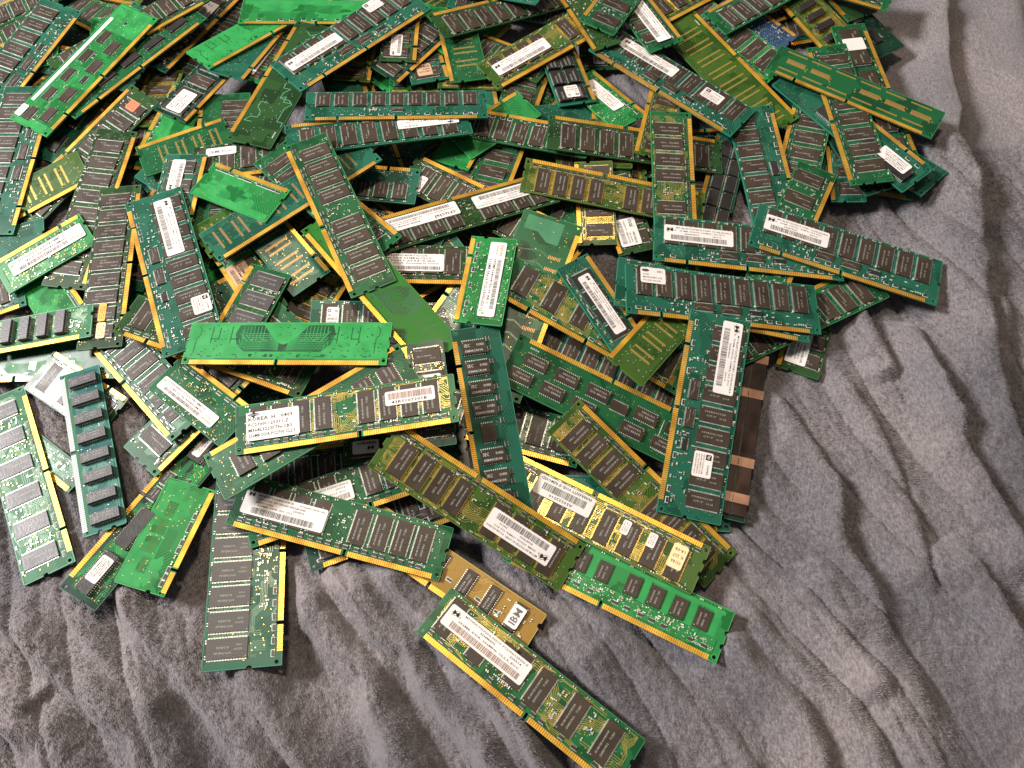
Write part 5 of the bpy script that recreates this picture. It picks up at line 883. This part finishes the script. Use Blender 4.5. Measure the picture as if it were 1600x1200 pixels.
def blanket():
    x0, x1, y0, y1, g = -640, 640, -340, 900, 1.25
    # finer where the camera looks, coarser towards the rim
    def axis(a, b, lo, hi, g):
        mid = list(np.arange(lo, hi, g)); l = []; s = g; p = lo
        while p > a: s *= 1.06; p -= s; l.append(p)
        r = []; s = g; p = hi - g
        while p < b: s *= 1.06; p += s; r.append(p)
        return np.array(l[::-1] + mid + r)
    xs = axis(-1500, 1500, -400, 400, g); ys = axis(-900, 2200, -170, 420, g)
    X, Y = np.meshgrid(xs, ys)
    Z = blanket_height(X, Y)
    # tufts of the pile: small clumps leaning different ways
    wx = X + 3.0 * (_vn(X, Y, 7, 31) - .5) + 9 * (_vn(X, Y, 60, 33) - .5); wy = Y + 3.0 * (_vn(X, Y, 7, 32) - .5)
    tuft = _vn(wx + .5 * wy, wy * .45, 2.6, 41) + .6 * _vn(wx * .9 - .3 * wy, wy * .7 + .4 * wx, 1.5, 42)
    far = np.clip((600 - np.hypot(X, Y - 120)) / 150, 0, 1)
    Z = Z + (tuft - .8) * 1.3 * far * (0.75 + .5 * _vn(X, Y, 34, 43))
    # sewn-in seams: thin straight dents
    G = [X, Y, Z]
    nv = X.size; V = np.stack([X.ravel(), Y.ravel(), Z.ravel() - 0.6], 1) * MM
    h, w = X.shape; idx = np.arange(nv).reshape(h, w)
    F = np.stack([idx[:-1, :-1].ravel(), idx[:-1, 1:].ravel(), idx[1:, 1:].ravel(), idx[1:, :-1].ravel()], 1)
    # the pile itself: short blades leaning with the nap
    rng = np.random.default_rng(3); nb = 800000
    bx = rng.uniform(-395, 395, nb); by = rng.uniform(-165, 415, nb)
    keep = (np.abs(bx) < 215 + .55 * (by + 165) ) ; bx = bx[keep]; by = by[keep]; nb = len(bx)
    gi = np.clip(np.searchsorted(xs, bx) - 1, 0, w - 2); gj = np.clip(np.searchsorted(ys, by) - 1, 0, h - 2)
    fx = (bx - xs[gi]) / (xs[gi + 1] - xs[gi]); fy = (by - ys[gj]) / (ys[gj + 1] - ys[gj])
    bz = (Z[gj, gi] * (1 - fx) + Z[gj, gi + 1] * fx) * (1 - fy) + (Z[gj + 1, gi] * (1 - fx) + Z[gj + 1, gi + 1] * fx) * fy - 0.75
    ang = -0.9 + 1.6 * (_vn(bx, by, 45, 51) - .5) + 0.8 * (_vn(bx, by, 3, 52) - .5) + rng.normal(0, .25, nb)
    ln = rng.uniform(.9, 1.9, nb); up = rng.uniform(.45, .95, nb) * (0.6 + .8 * _vn(bx, by, 1.7, 53)); wd = rng.uniform(.14, .26, nb)
    cx, sn = np.cos(ang), np.sin(ang)
    P0 = np.stack([bx - sn * wd, by + cx * wd, bz], 1); P1 = np.stack([bx + sn * wd, by - cx * wd, bz], 1); P2 = np.stack([bx + cx * ln, by + sn * ln, bz + up * 1.5], 1)
    V = np.concatenate([V, np.stack([P0, P1, P2], 1).reshape(-1, 3) * MM]); T3 = nv + np.arange(nb * 3)
    nq = len(F); flat = np.concatenate([F.ravel(), T3]).astype(np.int32)
    starts = np.concatenate([np.arange(0, nq * 4, 4), nq * 4 + np.arange(0, nb * 3, 3)]).astype(np.int32); nv = len(V)
    me = bpy.data.meshes.new('blanket'); me.vertices.add(nv); me.vertices.foreach_set('co', V.ravel().astype(np.float32))
    me.loops.add(len(flat)); me.loops.foreach_set('vertex_index', flat)
    me.polygons.add(len(starts)); me.polygons.foreach_set('loop_start', starts)
    me.polygons.foreach_set('use_smooth', np.ones(len(starts), dtype=bool)); me.update(calc_edges=True)
    m = mat('plush_fabric', (0.17, 0.15, 0.16), 0.9, 0, 0, 0.2, 0.35)
    nt = m.node_tree; L = nt.links; b = nt.nodes["Principled BSDF"]; b.inputs['Sheen Roughness'].default_value = 0.4
    b.inputs['Sheen Tint'].default_value = (0.95, 0.9, 0.92, 1)
    tc = N(m, 'ShaderNodeTexCoord')
    n1 = N(m, 'ShaderNodeTexNoise'); n1.inputs['Scale'].default_value = 9; n1.inputs['Detail'].default_value = 2; n1.inputs['Distortion'].default_value = .4
    n2 = N(m, 'ShaderNodeTexNoise'); n2.inputs['Scale'].default_value = 800; n2.inputs['Detail'].default_value = 4; n2.inputs['Roughness'].default_value = .7
    mp = N(m, 'ShaderNodeMapping'); mp.inputs['Scale'].default_value = (1, .45, 1); mp.inputs['Rotation'].default_value = (0, 0, .5)
    L.new(tc.outputs['Object'], n1.inputs['Vector']); L.new(tc.outputs['Object'], mp.inputs[0]); L.new(mp.outputs[0], n2.inputs['Vector'])
    r1 = N(m, 'ShaderNodeValToRGB'); e = r1.color_ramp.elements; e[0].position = .30; e[0].color = (0.126, 0.123, 0.138, 1); e[1].position = .70; e[1].color = (0.236, 0.208, 0.213, 1)
    L.new(n1.outputs[0], r1.inputs[0])
    r2 = N(m, 'ShaderNodeMapRange'); r2.inputs[1].default_value = .35; r2.inputs[2].default_value = .66; r2.inputs[3].default_value = .66; r2.inputs[4].default_value = 1.32; L.new(n2.outputs[0], r2.inputs[0])
    mx = N(m, 'ShaderNodeVectorMath', operation='SCALE'); L.new(r1.outputs[0], mx.inputs[0]); L.new(r2.outputs[0], mx.inputs['Scale'])
    L.new(mx.outputs[0], b.inputs['Base Color'])
    bp = N(m, 'ShaderNodeBump'); bp.inputs['Strength'].default_value = .9; bp.inputs['Distance'].default_value = .0011; L.new(n2.outputs[0], bp.inputs['Height']); L.new(bp.outputs[0], b.inputs['Normal'])
    me.materials.append(m)
    o = bpy.data.objects.new('blanket', me); scene.collection.objects.link(o); o['kind'] = 'structure'
    o['label'] = 'grey plush blanket in soft wrinkles under the memory modules'
blanket()
